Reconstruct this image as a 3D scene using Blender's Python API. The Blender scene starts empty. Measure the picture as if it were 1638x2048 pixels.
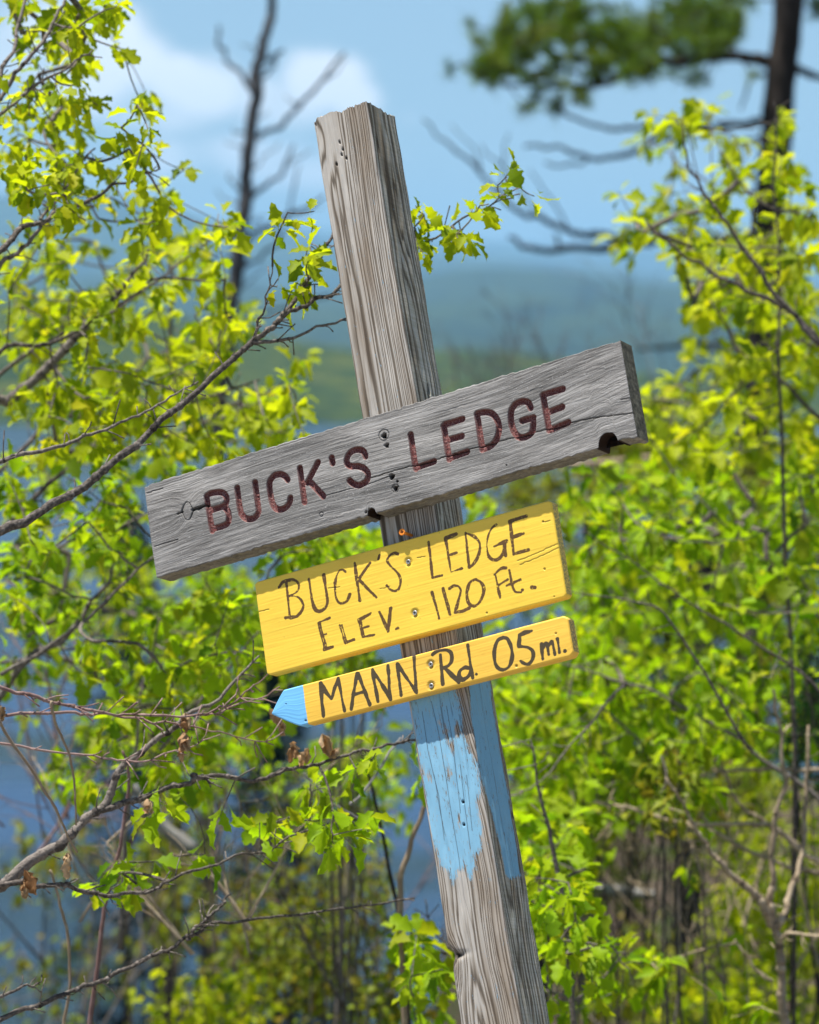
import bpy, math, random
import numpy as np
from mathutils import Matrix, Vector
from math import radians

random.seed(7)
rng = np.random.default_rng(7)
S = bpy.context.scene
C = bpy.context.collection

# ----------------------------------------------------------------------------
# camera, world, sun, exposure
# ----------------------------------------------------------------------------
F_PX = 6852.0            # focal length in photo pixels (photo 1638 x 2048)
PITCH = radians(2.7)
EYE = 1.6
FOCUS = 4.78
cd = bpy.data.cameras.new('camera')
cam = bpy.data.objects.new('camera', cd)
C.objects.link(cam)
S.camera = cam
cd.sensor_fit = 'VERTICAL'
cd.sensor_height = 36.0
cd.lens = F_PX / 2048 * 36.0
cd.clip_start = 0.1
cd.clip_end = 60000
cam.location = (0, 0, EYE)
cam.rotation_euler = (math.pi / 2 - PITCH, 0, 0)
cd.dof.use_dof = True
cd.dof.focus_distance = FOCUS
cd.dof.aperture_fstop = 5.3
S.render.resolution_x, S.render.resolution_y = 819, 1024

RIGHT = np.array([1.0, 0, 0])
FWD = np.array([0, math.cos(PITCH), -math.sin(PITCH)])
UP = np.array([0, math.sin(PITCH), math.cos(PITCH)])
EYEP = np.array([0, 0, EYE])
def at(px, py, d):
    """place in the world seen at photo pixel (px, py), d metres away along the view"""
    return EYEP + d * ((px - 819) / F_PX * RIGHT - (py - 1024) / F_PX * UP + FWD)

# signpost frame (from solving the perspective): X right along the face, Y down the post, Z into the post
RC = np.array([[0.86916637, 0.1583096, 0.46849534], [-0.26254191, 0.95055677, 0.16587218], [-0.41907226, -0.26717018, 0.86775488]])
TC = np.array([-0.13918757, -0.56324304, 4.9291206])
BC = np.stack([RIGHT, -UP, FWD], 1)
RW = BC @ RC
TW = EYEP + BC @ TC
M_POST = Matrix([[*RW[0], TW[0]], [*RW[1], TW[1]], [*RW[2], TW[2]], [0, 0, 0, 1]])

# sunlight travels along this direction in the signpost frame (read off the boards' shadows)
L = RW @ np.array([-0.0010, 0.0620, 0.0190]); L /= np.linalg.norm(L)
SUN_EL = math.asin(-L[2]); SUN_AZ = math.atan2(-L[0], -L[1])      # azimuth from +Y towards +X

w = bpy.data.worlds.new('World'); S.world = w; w.use_nodes = True
nt = w.node_tree; nt.nodes.clear()
def N(nt, typ, **kw):
    n = nt.nodes.new(typ)
    for k, v in kw.items():
        if k.startswith('i_'):
            n.inputs[int(k[2:]) if k[2:].isdigit() else k[2:]].default_value = v
        else: setattr(n, k, v)
    return n
def math_n(nt, op, a, b=None, c=None, clamp=False):
    n = nt.nodes.new('ShaderNodeMath'); n.operation = op; n.use_clamp = clamp
    for i, v in enumerate((a, b, c)):
        if v is None: continue
        if isinstance(v, (int, float)): n.inputs[i].default_value = v
        else: nt.links.new(v, n.inputs[i])
    return n.outputs[0]
def mix_col(nt, fac, a, b, mode='MIX'):
    n = nt.nodes.new('ShaderNodeMix'); n.data_type = 'RGBA'; n.blend_type = mode
    for sock, v in ((n.inputs[0], fac), (n.inputs[6], a), (n.inputs[7], b)):
        if isinstance(v, (int, float)): sock.default_value = v
        elif isinstance(v, tuple): sock.default_value = (*v, 1) if len(v) == 3 else v
        else: nt.links.new(v, sock)
    return n.outputs[2]
def smooth(nt, v, lo, hi):
    n = nt.nodes.new('ShaderNodeMapRange'); n.interpolation_type = 'SMOOTHSTEP'
    nt.links.new(v, n.inputs[0]); n.inputs[1].default_value = lo; n.inputs[2].default_value = hi
    return n.outputs[0]

sky = N(nt, 'ShaderNodeTexSky', sky_type='NISHITA', sun_disc=False, sun_elevation=SUN_EL, sun_rotation=SUN_AZ,
        altitude=350, air_density=1.0, dust_density=0.8, ozone_density=1.6)
SKY_STRENGTH = 0.062
tc = N(nt, 'ShaderNodeTexCoord')
sep = N(nt, 'ShaderNodeSeparateXYZ'); nt.links.new(tc.outputs['Generated'], sep.inputs[0])
dx, dy, dz = sep.outputs
# clouds: soft cumulus on the sky itself; the ones in view first, a scatter of others round the horizon
nz = N(nt, 'ShaderNodeTexNoise', i_Scale=40.0, i_Detail=5.0, i_Roughness=0.55)
mp = N(nt, 'ShaderNodeMapping'); mp.inputs['Scale'].default_value = (1, 1, 1.7)
nt.links.new(tc.outputs['Generated'], mp.inputs[0]); nt.links.new(mp.outputs[0], nz.inputs['Vector'])
nz2 = N(nt, 'ShaderNodeTexNoise', i_Scale=5.0, i_Detail=3.0, i_Roughness=0.5)
nt.links.new(mp.outputs[0], nz2.inputs['Vector'])
CLOUDS = [  # photo px x, y, half width, half height, weight
    (235, 70, 85, 66, 1.1), (270, 120, 95, 70, 1.1), (180, 160, 150, 85, .95), (345, 155, 80, 62, 1.05), (410, 180, 110, 66, 1.05), (330, 230, 200, 60, .62), (520, 185, 90, 60, .9), (640, 168, 95, 66, 1.25), (585, 205, 150, 76, .9), (705, 205, 65, 52, 1.1), (740, 240, 70, 40, .6),
    (90, 60, 160, 130, .85), (480, 310, 200, 62, .74), (330, 320, 160, 64, .70), (610, 345, 160, 54, .62), (720, 300, 120, 50, .45), (810, 245, 45, 30, .4),
    (1240, 520, 110, 26, .6), (950, 330, 160, 60, .22), (880, 240, 120, 70, .2), (560, 280, 260, 60, .3),
    (-900, 150, 500, 130, .9), (-500, -120, 300, 140, .8), (2500, 200, 450, 120, .8), (3300, -200, 420, 160, .9)]
acc = None
for (px, py, hw, hh, wt) in CLOUDS:
    d = at(px, py, 1) - EYEP
    n_ = np.linalg.norm(d); d = d / n_
    ex = math_n(nt, 'DIVIDE', math_n(nt, 'SUBTRACT', dx, float(d[0])), hw / F_PX)
    ez = math_n(nt, 'DIVIDE', math_n(nt, 'SUBTRACT', dz, float(d[2])), hh / F_PX)
    r2 = math_n(nt, 'ADD', math_n(nt, 'MULTIPLY', ex, ex), math_n(nt, 'MULTIPLY', ez, ez))
    g = math_n(nt, 'MULTIPLY', math_n(nt, 'POWER', 2.718, math_n(nt, 'MULTIPLY', r2, -0.9)), wt)
    acc = g if acc is None else math_n(nt, 'MAXIMUM', acc, g)
front = smooth(nt, dy, 0.0, 0.2)
acc = math_n(nt, 'MULTIPLY', acc, front)
# other clouds all round the horizon
band = math_n(nt, 'MULTIPLY', smooth(nt, dz, 0.0, 0.10), math_n(nt, 'SUBTRACT', 1.0, smooth(nt, dz, 0.2, 0.55)))
away = math_n(nt, 'SUBTRACT', 1.0, math_n(nt, 'MULTIPLY', front, math_n(nt, 'SUBTRACT', 1.0, smooth(nt, dz, 0.14, 0.22))))
oth = math_n(nt, 'MULTIPLY', math_n(nt, 'MULTIPLY', smooth(nt, nz2.outputs[0], 0.52, 0.68), band), away)
acc = math_n(nt, 'MAXIMUM', acc, oth)
dens = math_n(nt, 'ADD', acc, math_n(nt, 'MULTIPLY', math_n(nt, 'SUBTRACT', nz.outputs[0], 0.5), 1.15))
cm = math_n(nt, 'MULTIPLY', smooth(nt, dens, 0.26, 0.90), 0.97)
CLOUD_COL = (11.5, 11.2, 11.1)
SKY_TINT = (0.92, 0.945, 0.97)
skyc = mix_col(nt, 1.0, sky.outputs[0], SKY_TINT, 'MULTIPLY')
final = mix_col(nt, cm, skyc, CLOUD_COL)
bg = N(nt, 'ShaderNodeBackground'); bg.inputs['Strength'].default_value = SKY_STRENGTH
nt.links.new(final, bg.inputs['Color'])
nt.links.new(bg.outputs[0], N(nt, 'ShaderNodeOutputWorld').inputs['Surface'])

sd = bpy.data.lights.new('sun', 'SUN'); sd.energy = 5.0; sd.angle = radians(0.53); sd.color = (1.0, 0.955, 0.88)
so = bpy.data.objects.new('sun', sd); C.objects.link(so)
so.rotation_mode = 'QUATERNION'; so.rotation_quaternion = Vector(L).to_track_quat('-Z', 'Y'); so.location = (-6, -4, 30)

S.view_settings.view_transform = 'Standard'
S.view_settings.look = 'None'
S.view_settings.gamma = 1.0
S.view_settings.use_curve_mapping = False
S.view_settings.exposure = 1.02
S.render.engine = 'CYCLES'
S.cycles.use_denoising = True
S.cycles.max_bounces = 7
S.cycles.transparent_max_bounces = 6
S.cycles.volume_bounces = 0
S.cycles.sample_clamp_indirect = 6.0

# ----------------------------------------------------------------------------
# helpers
# ----------------------------------------------------------------------------
def tag(o, label=None, cat=None, group=None, kind=None):
    if label: o['label'] = label
    if cat: o['category'] = cat
    if group: o['group'] = group
    if kind: o['kind'] = kind
    return o
def empty(name, loc=(0, 0, 0)):
    o = bpy.data.objects.new(name, None); C.objects.link(o); o.location = loc; o.empty_display_size = 0.1
    return o
def mesh_np(name, V, faces, mat, parent=None, smooth_=True, attrs=None, mats=None, fmat=None):
    """faces: (n,k) int array or a list of such arrays"""
    me = bpy.data.meshes.new(name)
    V = np.asarray(V, dtype=np.float32)
    if isinstance(faces, np.ndarray): faces = [faces]
    faces = [np.asarray(f, dtype=np.int32) for f in faces if len(f)]
    me.vertices.add(len(V)); me.vertices.foreach_set('co', V.ravel())
    loops = np.concatenate([f.ravel() for f in faces])
    sizes = np.concatenate([np.full(len(f), f.shape[1], np.int32) for f in faces])
    me.loops.add(len(loops)); me.loops.foreach_set('vertex_index', loops)
    starts = np.concatenate([[0], np.cumsum(sizes)[:-1]]).astype(np.int32)
    me.polygons.add(len(sizes)); me.polygons.foreach_set('loop_start', starts); me.polygons.foreach_set('loop_total', sizes)
    me.polygons.foreach_set('use_smooth', np.full(len(sizes), smooth_, dtype=bool))
    for m in (mats or [mat]): me.materials.append(m)
    if fmat is not None: me.polygons.foreach_set('material_index', np.asarray(fmat, np.int32))
    me.update(calc_edges=True)
    for k, a in (attrs or {}).items():
        at_ = me.attributes.new(k, 'FLOAT', 'POINT'); at_.data.foreach_set('value', np.asarray(a, np.float32))
    o = bpy.data.objects.new(name, me); C.objects.link(o)
    if parent is not None: o.parent = parent
    return o

def box_blur(r, ax, k):
    pad = [(0, 0), (0, 0)]; pad[ax] = (k, k)
    c = np.cumsum(np.pad(r, pad, mode='wrap'), ax)
    n = r.shape[ax]; lo = (k - 1) // 2
    a = np.take(c, range(k + lo, k + lo + n), ax); b = np.take(c, range(lo, lo + n), ax)
    return (a - b) / k
def vnoise(shape, sx, sy, seed):
    """smooth value noise on a grid: random field low-passed by sx, sy cells, unit variance"""
    r = np.random.default_rng(seed).standard_normal(shape)
    for ax, s in ((0, sx), (1, sy)):
        s = int(min(max(1, s), shape[ax] // 2))
        if s > 1:
            for _ in range(2): r = box_blur(r, ax, s)
    r -= r.mean(); return r / (r.std() + 1e-9)

def catmull(pts, n=6):
    P = np.asarray(pts, float)
    if len(P) == 2:
        t = np.linspace(0, 1, n + 1)[:, None]; return P[0] + (P[1] - P[0]) * t
    Q = np.concatenate([[2 * P[0] - P[1]], P, [2 * P[-1] - P[-2]]])
    out = []
    for i in range(1, len(Q) - 2):
        a, b, c, d = Q[i - 1:i + 3]
        for t in np.linspace(0, 1, n, endpoint=False):
            out.append(0.5 * ((2 * b) + (c - a) * t + (2 * a - 5 * b + 4 * c - d) * t * t + (3 * b - a - 3 * c + d) * t ** 3))
    out.append(P[-1]); return np.array(out)

class Geo:
    def __init__(s): s.V = []; s.Q = []; s.T = []; s.A = []; s.n = 0
    def add(s, V, Q=None, T=None, a=0.0):
        V = np.asarray(V, float)
        s.V.append(V); s.A.append(np.full(len(V), a) if np.isscalar(a) else a)
        if Q is not None and len(Q): s.Q.append(np.asarray(Q) + s.n)
        if T is not None and len(T): s.T.append(np.asarray(T) + s.n)
        s.n += len(V)
    def tube(s, P, r0, r1=None, k=6, wob=0.0, a=0.0, cap=True):
        P = np.asarray(P, float); n = len(P)
        R = np.linspace(r0, r1 if r1 is not None else r0, n) if np.isscalar(r0) else np.asarray(r0, float)
        if wob: R = R * (1 + wob * rng.standard_normal(n))
        T = np.gradient(P, axis=0); T /= np.linalg.norm(T, axis=1)[:, None] + 1e-12
        ref = np.array([0.0, 0, 1]) if abs(T[0][2]) < 0.9 else np.array([1.0, 0, 0])
        u = np.cross(T, ref); u /= np.linalg.norm(u, axis=1)[:, None] + 1e-12
        v = np.cross(T, u)
        th = np.arange(k) * 2 * math.pi / k
        V = P[:, None] + R[:, None, None] * (np.cos(th)[None, :, None] * u[:, None] + np.sin(th)[None, :, None] * v[:, None])
        V = V.reshape(-1, 3)
        i = np.arange(n - 1)[:, None] * k; j = np.arange(k)[None, :]; j2 = (j + 1) % k
        Q = np.stack([i + j, i + j2, i + k + j2, i + k + j], -1).reshape(-1, 4)
        Tt = None
        if cap:
            V = np.concatenate([V, P[-1:] + T[-1:] * R[-1] * .6, P[:1]])
            e = (n - 1) * k
            Tt = np.concatenate([np.stack([e + np.arange(k), e + (np.arange(k) + 1) % k, np.full(k, n * k)], -1), np.stack([(np.arange(k) + 1) % k, np.arange(k), np.full(k, n * k + 1)], -1)])
        s.add(V, Q, Tt, a)
    def build(s, name, mat, parent=None, sm=True, attr='rnd'):
        f = []
        if s.Q: f.append(np.concatenate(s.Q))
        if s.T: f.append(np.concatenate(s.T))
        return mesh_np(name, np.concatenate(s.V), f, mat, parent, sm, {attr: np.concatenate(s.A)})

# ----------------------------------------------------------------------------
# materials
# ----------------------------------------------------------------------------
def new_mat(name):
    m = bpy.data.materials.new(name); m.use_nodes = True
    nt = m.node_tree; nt.nodes.clear()
    out = nt.nodes.new('ShaderNodeOutputMaterial'); b = nt.nodes.new('ShaderNodeBsdfPrincipled')
    nt.links.new(b.outputs[0], out.inputs[0])
    return m, nt, b, out
def tex(nt, kind='NOISE', scale=(1, 1, 1), sc=1.0, det=3.0, rough=0.55, dist=0.0, coord='Object', loc=(0, 0, 0)):
    t = nt.nodes.new('ShaderNodeTexCoord'); mp = nt.nodes.new('ShaderNodeMapping')
    mp.inputs['Scale'].default_value = scale; mp.inputs['Location'].default_value = loc
    nt.links.new(t.outputs[coord], mp.inputs[0])
    n = nt.nodes.new('ShaderNodeTexNoise'); n.inputs['Scale'].default_value = sc; n.inputs['Detail'].default_value = det
    n.inputs['Roughness'].default_value = rough; n.inputs['Distortion'].default_value = dist
    nt.links.new(mp.outputs[0], n.inputs['Vector'])
    return n.outputs[0]
def attr(nt, name):
    n = nt.nodes.new('ShaderNodeAttribute'); n.attribute_name = name; return n.outputs['Fac']
def ramp(nt, v, stops):
    n = nt.nodes.new('ShaderNodeValToRGB'); e = n.color_ramp.elements
    while len(e) < len(stops): e.new(0.5)
    for el, (p, c) in zip(e, stops): el.position = p; el.color = (*c, 1)
    nt.links.new(v, n.inputs[0]); return n.outputs[0]
def bump(nt, b, h, strength=0.5, dist=0.001, prev=None):
    n = nt.nodes.new('ShaderNodeBump'); n.inputs['Strength'].default_value = strength; n.inputs['Distance'].default_value = dist
    nt.links.new(h, n.inputs['Height'])
    if prev is not None: nt.links.new(prev, n.inputs['Normal'])
    nt.links.new(n.outputs[0], b.inputs['Normal']); return n.outputs[0]
def setb(b, rough=0.8, spec=0.25):
    b.inputs['Roughness'].default_value = rough; b.inputs['Specular IOR Level'].default_value = spec

# weathered post: growth-ring attribute 'ring', paint cover attribute 'paint', hole attribute 'hole'
def mat_post():
    m, nt, b, out = new_mat('weathered_post_wood'); setb(b, 0.85, 0.15)
    ring = attr(nt, 'ring'); paint = attr(nt, 'paint'); hole = attr(nt, 'hole'); side = attr(nt, 'side')
    fine = tex(nt, scale=(900, 14, 900), sc=1, det=3)
    mid = tex(nt, scale=(160, 5, 160), sc=1, det=3)
    big = tex(nt, scale=(22, 3.2, 22), sc=1, det=2)
    rr = math_n(nt, 'ADD', ring, math_n(nt, 'MULTIPLY', math_n(nt, 'SUBTRACT', mid, 0.5), 0.5))
    fr = math_n(nt, 'FRACT', rr)
    prof = math_n(nt, 'MULTIPLY', smooth(nt, fr, 0.0, 0.45), math_n(nt, 'SUBTRACT', 1.0, smooth(nt, fr, 0.72, 1.0)))
    col = ramp(nt, prof, [(0.0, (0.145, 0.123, 0.101)), (0.35, (0.262, 0.230, 0.193)), (0.75, (0.42, 0.387, 0.343)), (1.0, (0.53, 0.505, 0.47))])
    col = mix_col(nt, smooth(nt, big, 0.42, 0.66), col, mix_col(nt, 1.0, col, (0.66, 0.59, 0.52), 'MULTIPLY'))
    col = mix_col(nt, math_n(nt, 'MULTIPLY', math_n(nt, 'SUBTRACT', fine, 0.38), 1.3, clamp=True), mix_col(nt, 1.0, col, (0.70, 0.68, 0.66), 'MULTIPLY'), mix_col(nt, 1.0, col, (1.16, 1.15, 1.14), 'MULTIPLY'))
    # side face: greener grey, saw marks across the grain; lifted by painted fill light
    saw = tex(nt, scale=(9, 330, 9), sc=1, det=2)
    sidecol = mix_col(nt, 1.0, mix_col(nt, smooth(nt, saw, 0.35, 0.65), mix_col(nt, 1.0, col, (0.84, 0.85, 0.80), 'MULTIPLY'), col), (1.14, 1.15, 1.05), 'MULTIPLY')
    col = mix_col(nt, side, col, sidecol)
    # blue blaze paint, worn along the grain
    wear = tex(nt, scale=(420, 30, 420), sc=1, det=4, rough=0.62)
    blot = tex(nt, scale=(120, 45, 120), sc=1, det=5, rough=0.72, loc=(.3, .1, .7))
    grainwear = math_n(nt, 'MULTIPLY', math_n(nt, 'SUBTRACT', 0.5, prof), 0.06)
    pm = math_n(nt, 'ADD', paint, math_n(nt, 'ADD', math_n(nt, 'MULTIPLY', math_n(nt, 'SUBTRACT', wear, 0.5), 1.5), math_n(nt, 'MULTIPLY', math_n(nt, 'SUBTRACT', blot, 0.5), 1.6)))
    wf = tex(nt, scale=(1300, 110, 1300), sc=1, det=3, rough=0.7, loc=(3, 1, 0))
    pm = math_n(nt, 'ADD', pm, math_n(nt, 'MULTIPLY', math_n(nt, 'SUBTRACT', wf, 0.5), 2.6))
    pm = smooth(nt, math_n(nt, 'SUBTRACT', pm, grainwear), 0.0, 0.06)
    cr = math_n(nt, 'SUBTRACT', 1.0, smooth(nt, tex(nt, scale=(230, 2.6, 230), sc=1, det=2, loc=(2, 0, 3)), 0.345, 0.365))
    cd_ = math_n(nt, 'SUBTRACT', 1.0, smooth(nt, attr(nt, 'split'), 0.0002, 0.0007))
    crack = math_n(nt, 'MULTIPLY', math_n(nt, 'MAXIMUM', math_n(nt, 'MULTIPLY', cr, 0.6), cd_), 0.9)
    pc = mix_col(nt, tex(nt, scale=(30, 12, 30), sc=1, det=4), (0.17, 0.365, 0.52), (0.235, 0.45, 0.60))
    pc = mix_col(nt, math_n(nt, 'MULTIPLY', side, 1.0), pc, mix_col(nt, 1.0, pc, (0.95, 0.95, 0.90), 'MULTIPLY'))
    col = mix_col(nt, pm, col, pc)
    col = mix_col(nt, math_n(nt, 'MULTIPLY', crack, math_n(nt, 'ADD', 0.35, math_n(nt, 'MULTIPLY', pm, 0.5))), col, (0.045, 0.04, 0.038))
    col = mix_col(nt, hole, col, (0.018, 0.013, 0.009))
    nt.links.new(col, b.inputs['Base Color'])
    h = math_n(nt, 'ADD', math_n(nt, 'MULTIPLY', prof, math_n(nt, 'SUBTRACT', 0.75, math_n(nt, 'MULTIPLY', pm, 0.55))), math_n(nt, 'MULTIPLY', fine, 0.5))
    h = math_n(nt, 'SUBTRACT', h, math_n(nt, 'MULTIPLY', crack, 1.3))
    bump(nt, b, h, 0.5, 0.0008)
    return m
# grey board
def mat_grey():
    m, nt, b, out = new_mat('silvered_board_wood'); setb(b, 0.85, 0.15)
    letter = attr(nt, 'letter'); crack = attr(nt, 'crack'); hole = attr(nt, 'hole'); wood_y = attr(nt, 'warp'); end = attr(nt, 'endgrain')
    co = nt.nodes.new('ShaderNodeTexCoord'); sp = nt.nodes.new('ShaderNodeSeparateXYZ'); nt.links.new(co.outputs['Object'], sp.inputs[0])
    cb = nt.nodes.new('ShaderNodeCombineXYZ')
    nt.links.new(sp.outputs[0], cb.inputs[0]); nt.links.new(math_n(nt, 'ADD', sp.outputs[1], wood_y), cb.inputs[1]); nt.links.new(sp.outputs[2], cb.inputs[2])
    def tx(scale, det=3, rough=0.6, loc=(0, 0, 0)):
        mp = nt.nodes.new('ShaderNodeMapping'); mp.inputs['Scale'].default_value = scale; mp.inputs['Location'].default_value = loc
        nt.links.new(cb.outputs[0], mp.inputs[0]); n = nt.nodes.new('ShaderNodeTexNoise'); n.inputs['Scale'].default_value = 1
        n.inputs['Detail'].default_value = det; n.inputs['Roughness'].default_value = rough; nt.links.new(mp.outputs[0], n.inputs['Vector']); return n.outputs[0]
    lines = tx((13, 780, 780), 3); lines2 = tx((60, 1500, 1500), 2); patch = tx((7, 36, 36), 4); tone = tx((9, 130, 130), 3, loc=(4, 2, 0))
    col = ramp(nt, lines, [(0.30, (0.085, 0.082, 0.08)), (0.45, (0.21, 0.205, 0.20)), (0.58, (0.32, 0.315, 0.31)), (0.72, (0.45, 0.445, 0.44))])
    col = mix_col(nt, smooth(nt, patch, 0.38, 0.66), mix_col(nt, 1.0, col, (0.70, 0.69, 0.68), 'MULTIPLY'), mix_col(nt, 1.0, col, (1.12, 1.10, 1.08), 'MULTIPLY'))
    col = mix_col(nt, smooth(nt, tone, 0.35, 0.70), mix_col(nt, 1.0, col, (0.86, 0.85, 0.84), 'MULTIPLY'), mix_col(nt, 1.0, col, (1.08, 1.07, 1.06), 'MULTIPLY'))
    spk = tex(nt, scale=(400, 700, 400), sc=1, det=2)
    col = mix_col(nt, math_n(nt, 'MULTIPLY', smooth(nt, spk, 0.62, 0.72), 0.55), col, (0.52, 0.51, 0.50))
    # mossy, browner where the sky does not bleach it (end grain and underside)
    mossn = tex(nt, scale=(120, 120, 120), sc=1, det=5, rough=0.7)
    endc = ramp(nt, mossn, [(0.32, (0.05, 0.045, 0.03)), (0.5, (0.145, 0.125, 0.085)), (0.7, (0.30, 0.26, 0.17))])
    col = mix_col(nt, end, col, endc)
    # routed letters: flaked dark red paint over grey wood
    fl = tex(nt, scale=(520, 520, 520), sc=1, det=4, rough=0.7)
    lc = mix_col(nt, smooth(nt, fl, 0.44, 0.62), (0.13, 0.036, 0.034), (0.24, 0.140, 0.130))
    col = mix_col(nt, letter, col, lc)
    col = mix_col(nt, math_n(nt, 'MULTIPLY', crack, 0.92), col, (0.02, 0.017, 0.014))
    col = mix_col(nt, hole, col, (0.022, 0.012, 0.008))
    nt.links.new(col, b.inputs['Base Color'])
    h = math_n(nt, 'ADD', math_n(nt, 'MULTIPLY', lines, 1.0), math_n(nt, 'MULTIPLY', lines2, 0.45))
    bump(nt, b, h, 0.17, 0.0006)
    return m
# painted board (yellow), with lettering as a distance attribute 'ink' in metres
def mat_yellow(name, base, base2, ink_col, ragged, tip=False, dry=0.0):
    m, nt, b, out = new_mat(name); setb(b, 0.5, 0.35)
    ink = attr(nt, 'ink'); crack = attr(nt, 'crack'); hole = attr(nt, 'hole'); end = attr(nt, 'endgrain')
    lines = tex(nt, scale=(14, 330, 330), sc=1, det=3); brush = tex(nt, scale=(30, 700, 300), sc=1, det=3)
    blot = tex(nt, scale=(16, 30, 30), sc=1, det=4)
    col = mix_col(nt, blot, base, base2)
    col = mix_col(nt, math_n(nt, 'MULTIPLY', smooth(nt, lines, 0.60, 0.78), 0.12), col, mix_col(nt, 1.0, col, (0.72, 0.62, 0.42), 'MULTIPLY'))
    streak = tex(nt, scale=(9, 150, 150), sc=1, det=4, rough=0.65, loc=(1, 7, 2))
    col = mix_col(nt, math_n(nt, 'MULTIPLY', smooth(nt, streak, 0.68, 0.76), 0.14), col, (0.22, 0.16, 0.05))
    grime = tex(nt, scale=(22, 60, 60), sc=1, det=6, rough=0.7, loc=(5, 3, 1))
    col = mix_col(nt, math_n(nt, 'MULTIPLY', smooth(nt, grime, 0.50, 0.78), 0.30), col, mix_col(nt, 1.0, col, (0.62, 0.56, 0.50), 'MULTIPLY'))
    chips = tex(nt, scale=(300, 420, 300), sc=1, det=3, rough=0.6, loc=(2, 9, 4))
    col = mix_col(nt, smooth(nt, chips, 0.735, 0.75), col, (0.16, 0.11, 0.05))
    if tip:
        bl = attr(nt, 'tip'); pn = tex(nt, scale=(120, 120, 120), sc=1, det=3)
        bm = smooth(nt, math_n(nt, 'ADD', bl, math_n(nt, 'MULTIPLY', math_n(nt, 'SUBTRACT', pn, 0.5), 0.0016)), -0.0003, 0.0003)
        col = mix_col(nt, bm, col, mix_col(nt, blot, (0.135, 0.42, 0.74), (0.185, 0.50, 0.82)))
    # end grain: darker olive with specks of the base colour
    sp = tex(nt, scale=(420, 420, 420), sc=1, det=3)
    col = mix_col(nt, math_n(nt, 'MULTIPLY', end, smooth(nt, sp, 0.40, 0.56)), col, (0.20, 0.14, 0.025))
    rg = tex(nt, scale=(380, 520, 380), sc=1, det=3); rg2 = tex(nt, scale=(110, 110, 110), sc=1, det=2)
    s = math_n(nt, 'ADD', ink, math_n(nt, 'ADD', math_n(nt, 'MULTIPLY', math_n(nt, 'SUBTRACT', rg, 0.5), ragged), math_n(nt, 'MULTIPLY', math_n(nt, 'SUBTRACT', rg2, 0.5), ragged * 0.9)))
    im = math_n(nt, 'SUBTRACT', 1.0, smooth(nt, s, -0.00025, 0.00025))
    if dry:
        dn = tex(nt, scale=(260, 260, 260), sc=1, det=4, rough=0.7)
        im = math_n(nt, 'MULTIPLY', im, smooth(nt, dn, 0.27 + 0.05 * dry, 0.36 + 0.05 * dry))
    col = mix_col(nt, math_n(nt, 'MULTIPLY', im, 0.94), col, ink_col)
    col = mix_col(nt, math_n(nt, 'MULTIPLY', crack, 0.8), col, (0.07, 0.05, 0.02))
    col = mix_col(nt, hole, col, (0.04, 0.03, 0.015))
    nt.links.new(col, b.inputs['Base Color'])
    h = math_n(nt, 'ADD', math_n(nt, 'MULTIPLY', lines, 0.7), math_n(nt, 'MULTIPLY', brush, 0.5))
    bump(nt, b, h, 0.16, 0.0007)
    return m
def simple_mat(name, c1, c2, scale=(40, 40, 40), rough=0.8, bumpd=0.002, spec=0.2, bs=0.5, met=0.0):
    m, nt, b, out = new_mat(name); setb(b, rough, spec); b.inputs['Metallic'].default_value = met
    n = tex(nt, scale=scale, sc=1, det=4, rough=0.62)
    r = attr(nt, 'rnd')
    n2 = math_n(nt, 'ADD', n, math_n(nt, 'MULTIPLY', math_n(nt, 'SUBTRACT', r, 0.5), 0.25))
    nt.links.new(mix_col(nt, smooth(nt, n2, 0.3, 0.7), c1, c2), b.inputs['Base Color'])
    bump(nt, b, n, bs, bumpd); return m
# leaf: thin, shiny above, glowing when lit from behind
def mat_leaf(name, cols, trans, rough=0.55, tw=0.55):
    m, nt, b, out = new_mat(name); setb(b, rough, 0.14)
    oi = nt.nodes.new('ShaderNodeObjectInfo')
    r = math_n(nt, 'FRACT', math_n(nt, 'ADD', oi.outputs['Random'], attr(nt, 'rnd')))
    k = len(cols)
    c = ramp(nt, r, [(i / (k - 1), cc) for i, cc in enumerate(cols)])
    vein = tex(nt, scale=(90, 90, 90), sc=1, det=2)
    c = mix_col(nt, math_n(nt, 'MULTIPLY', vein, 0.4), c, mix_col(nt, 1.0, c, (0.7, 0.75, 0.6), 'MULTIPLY'))
    nt.links.new(c, b.inputs['Base Color'])
    t = nt.nodes.new('ShaderNodeBsdfTranslucent')
    nt.links.new(mix_col(nt, 1.0, c, trans, 'MULTIPLY'), t.inputs[0])
    mx = nt.nodes.new('ShaderNodeMixShader'); mx.inputs[0].default_value = tw
    nt.links.new(b.outputs[0], mx.inputs[1]); nt.links.new(t.outputs[0], mx.inputs[2]); nt.links.new(mx.outputs[0], out.inputs[0])
    return m
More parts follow.
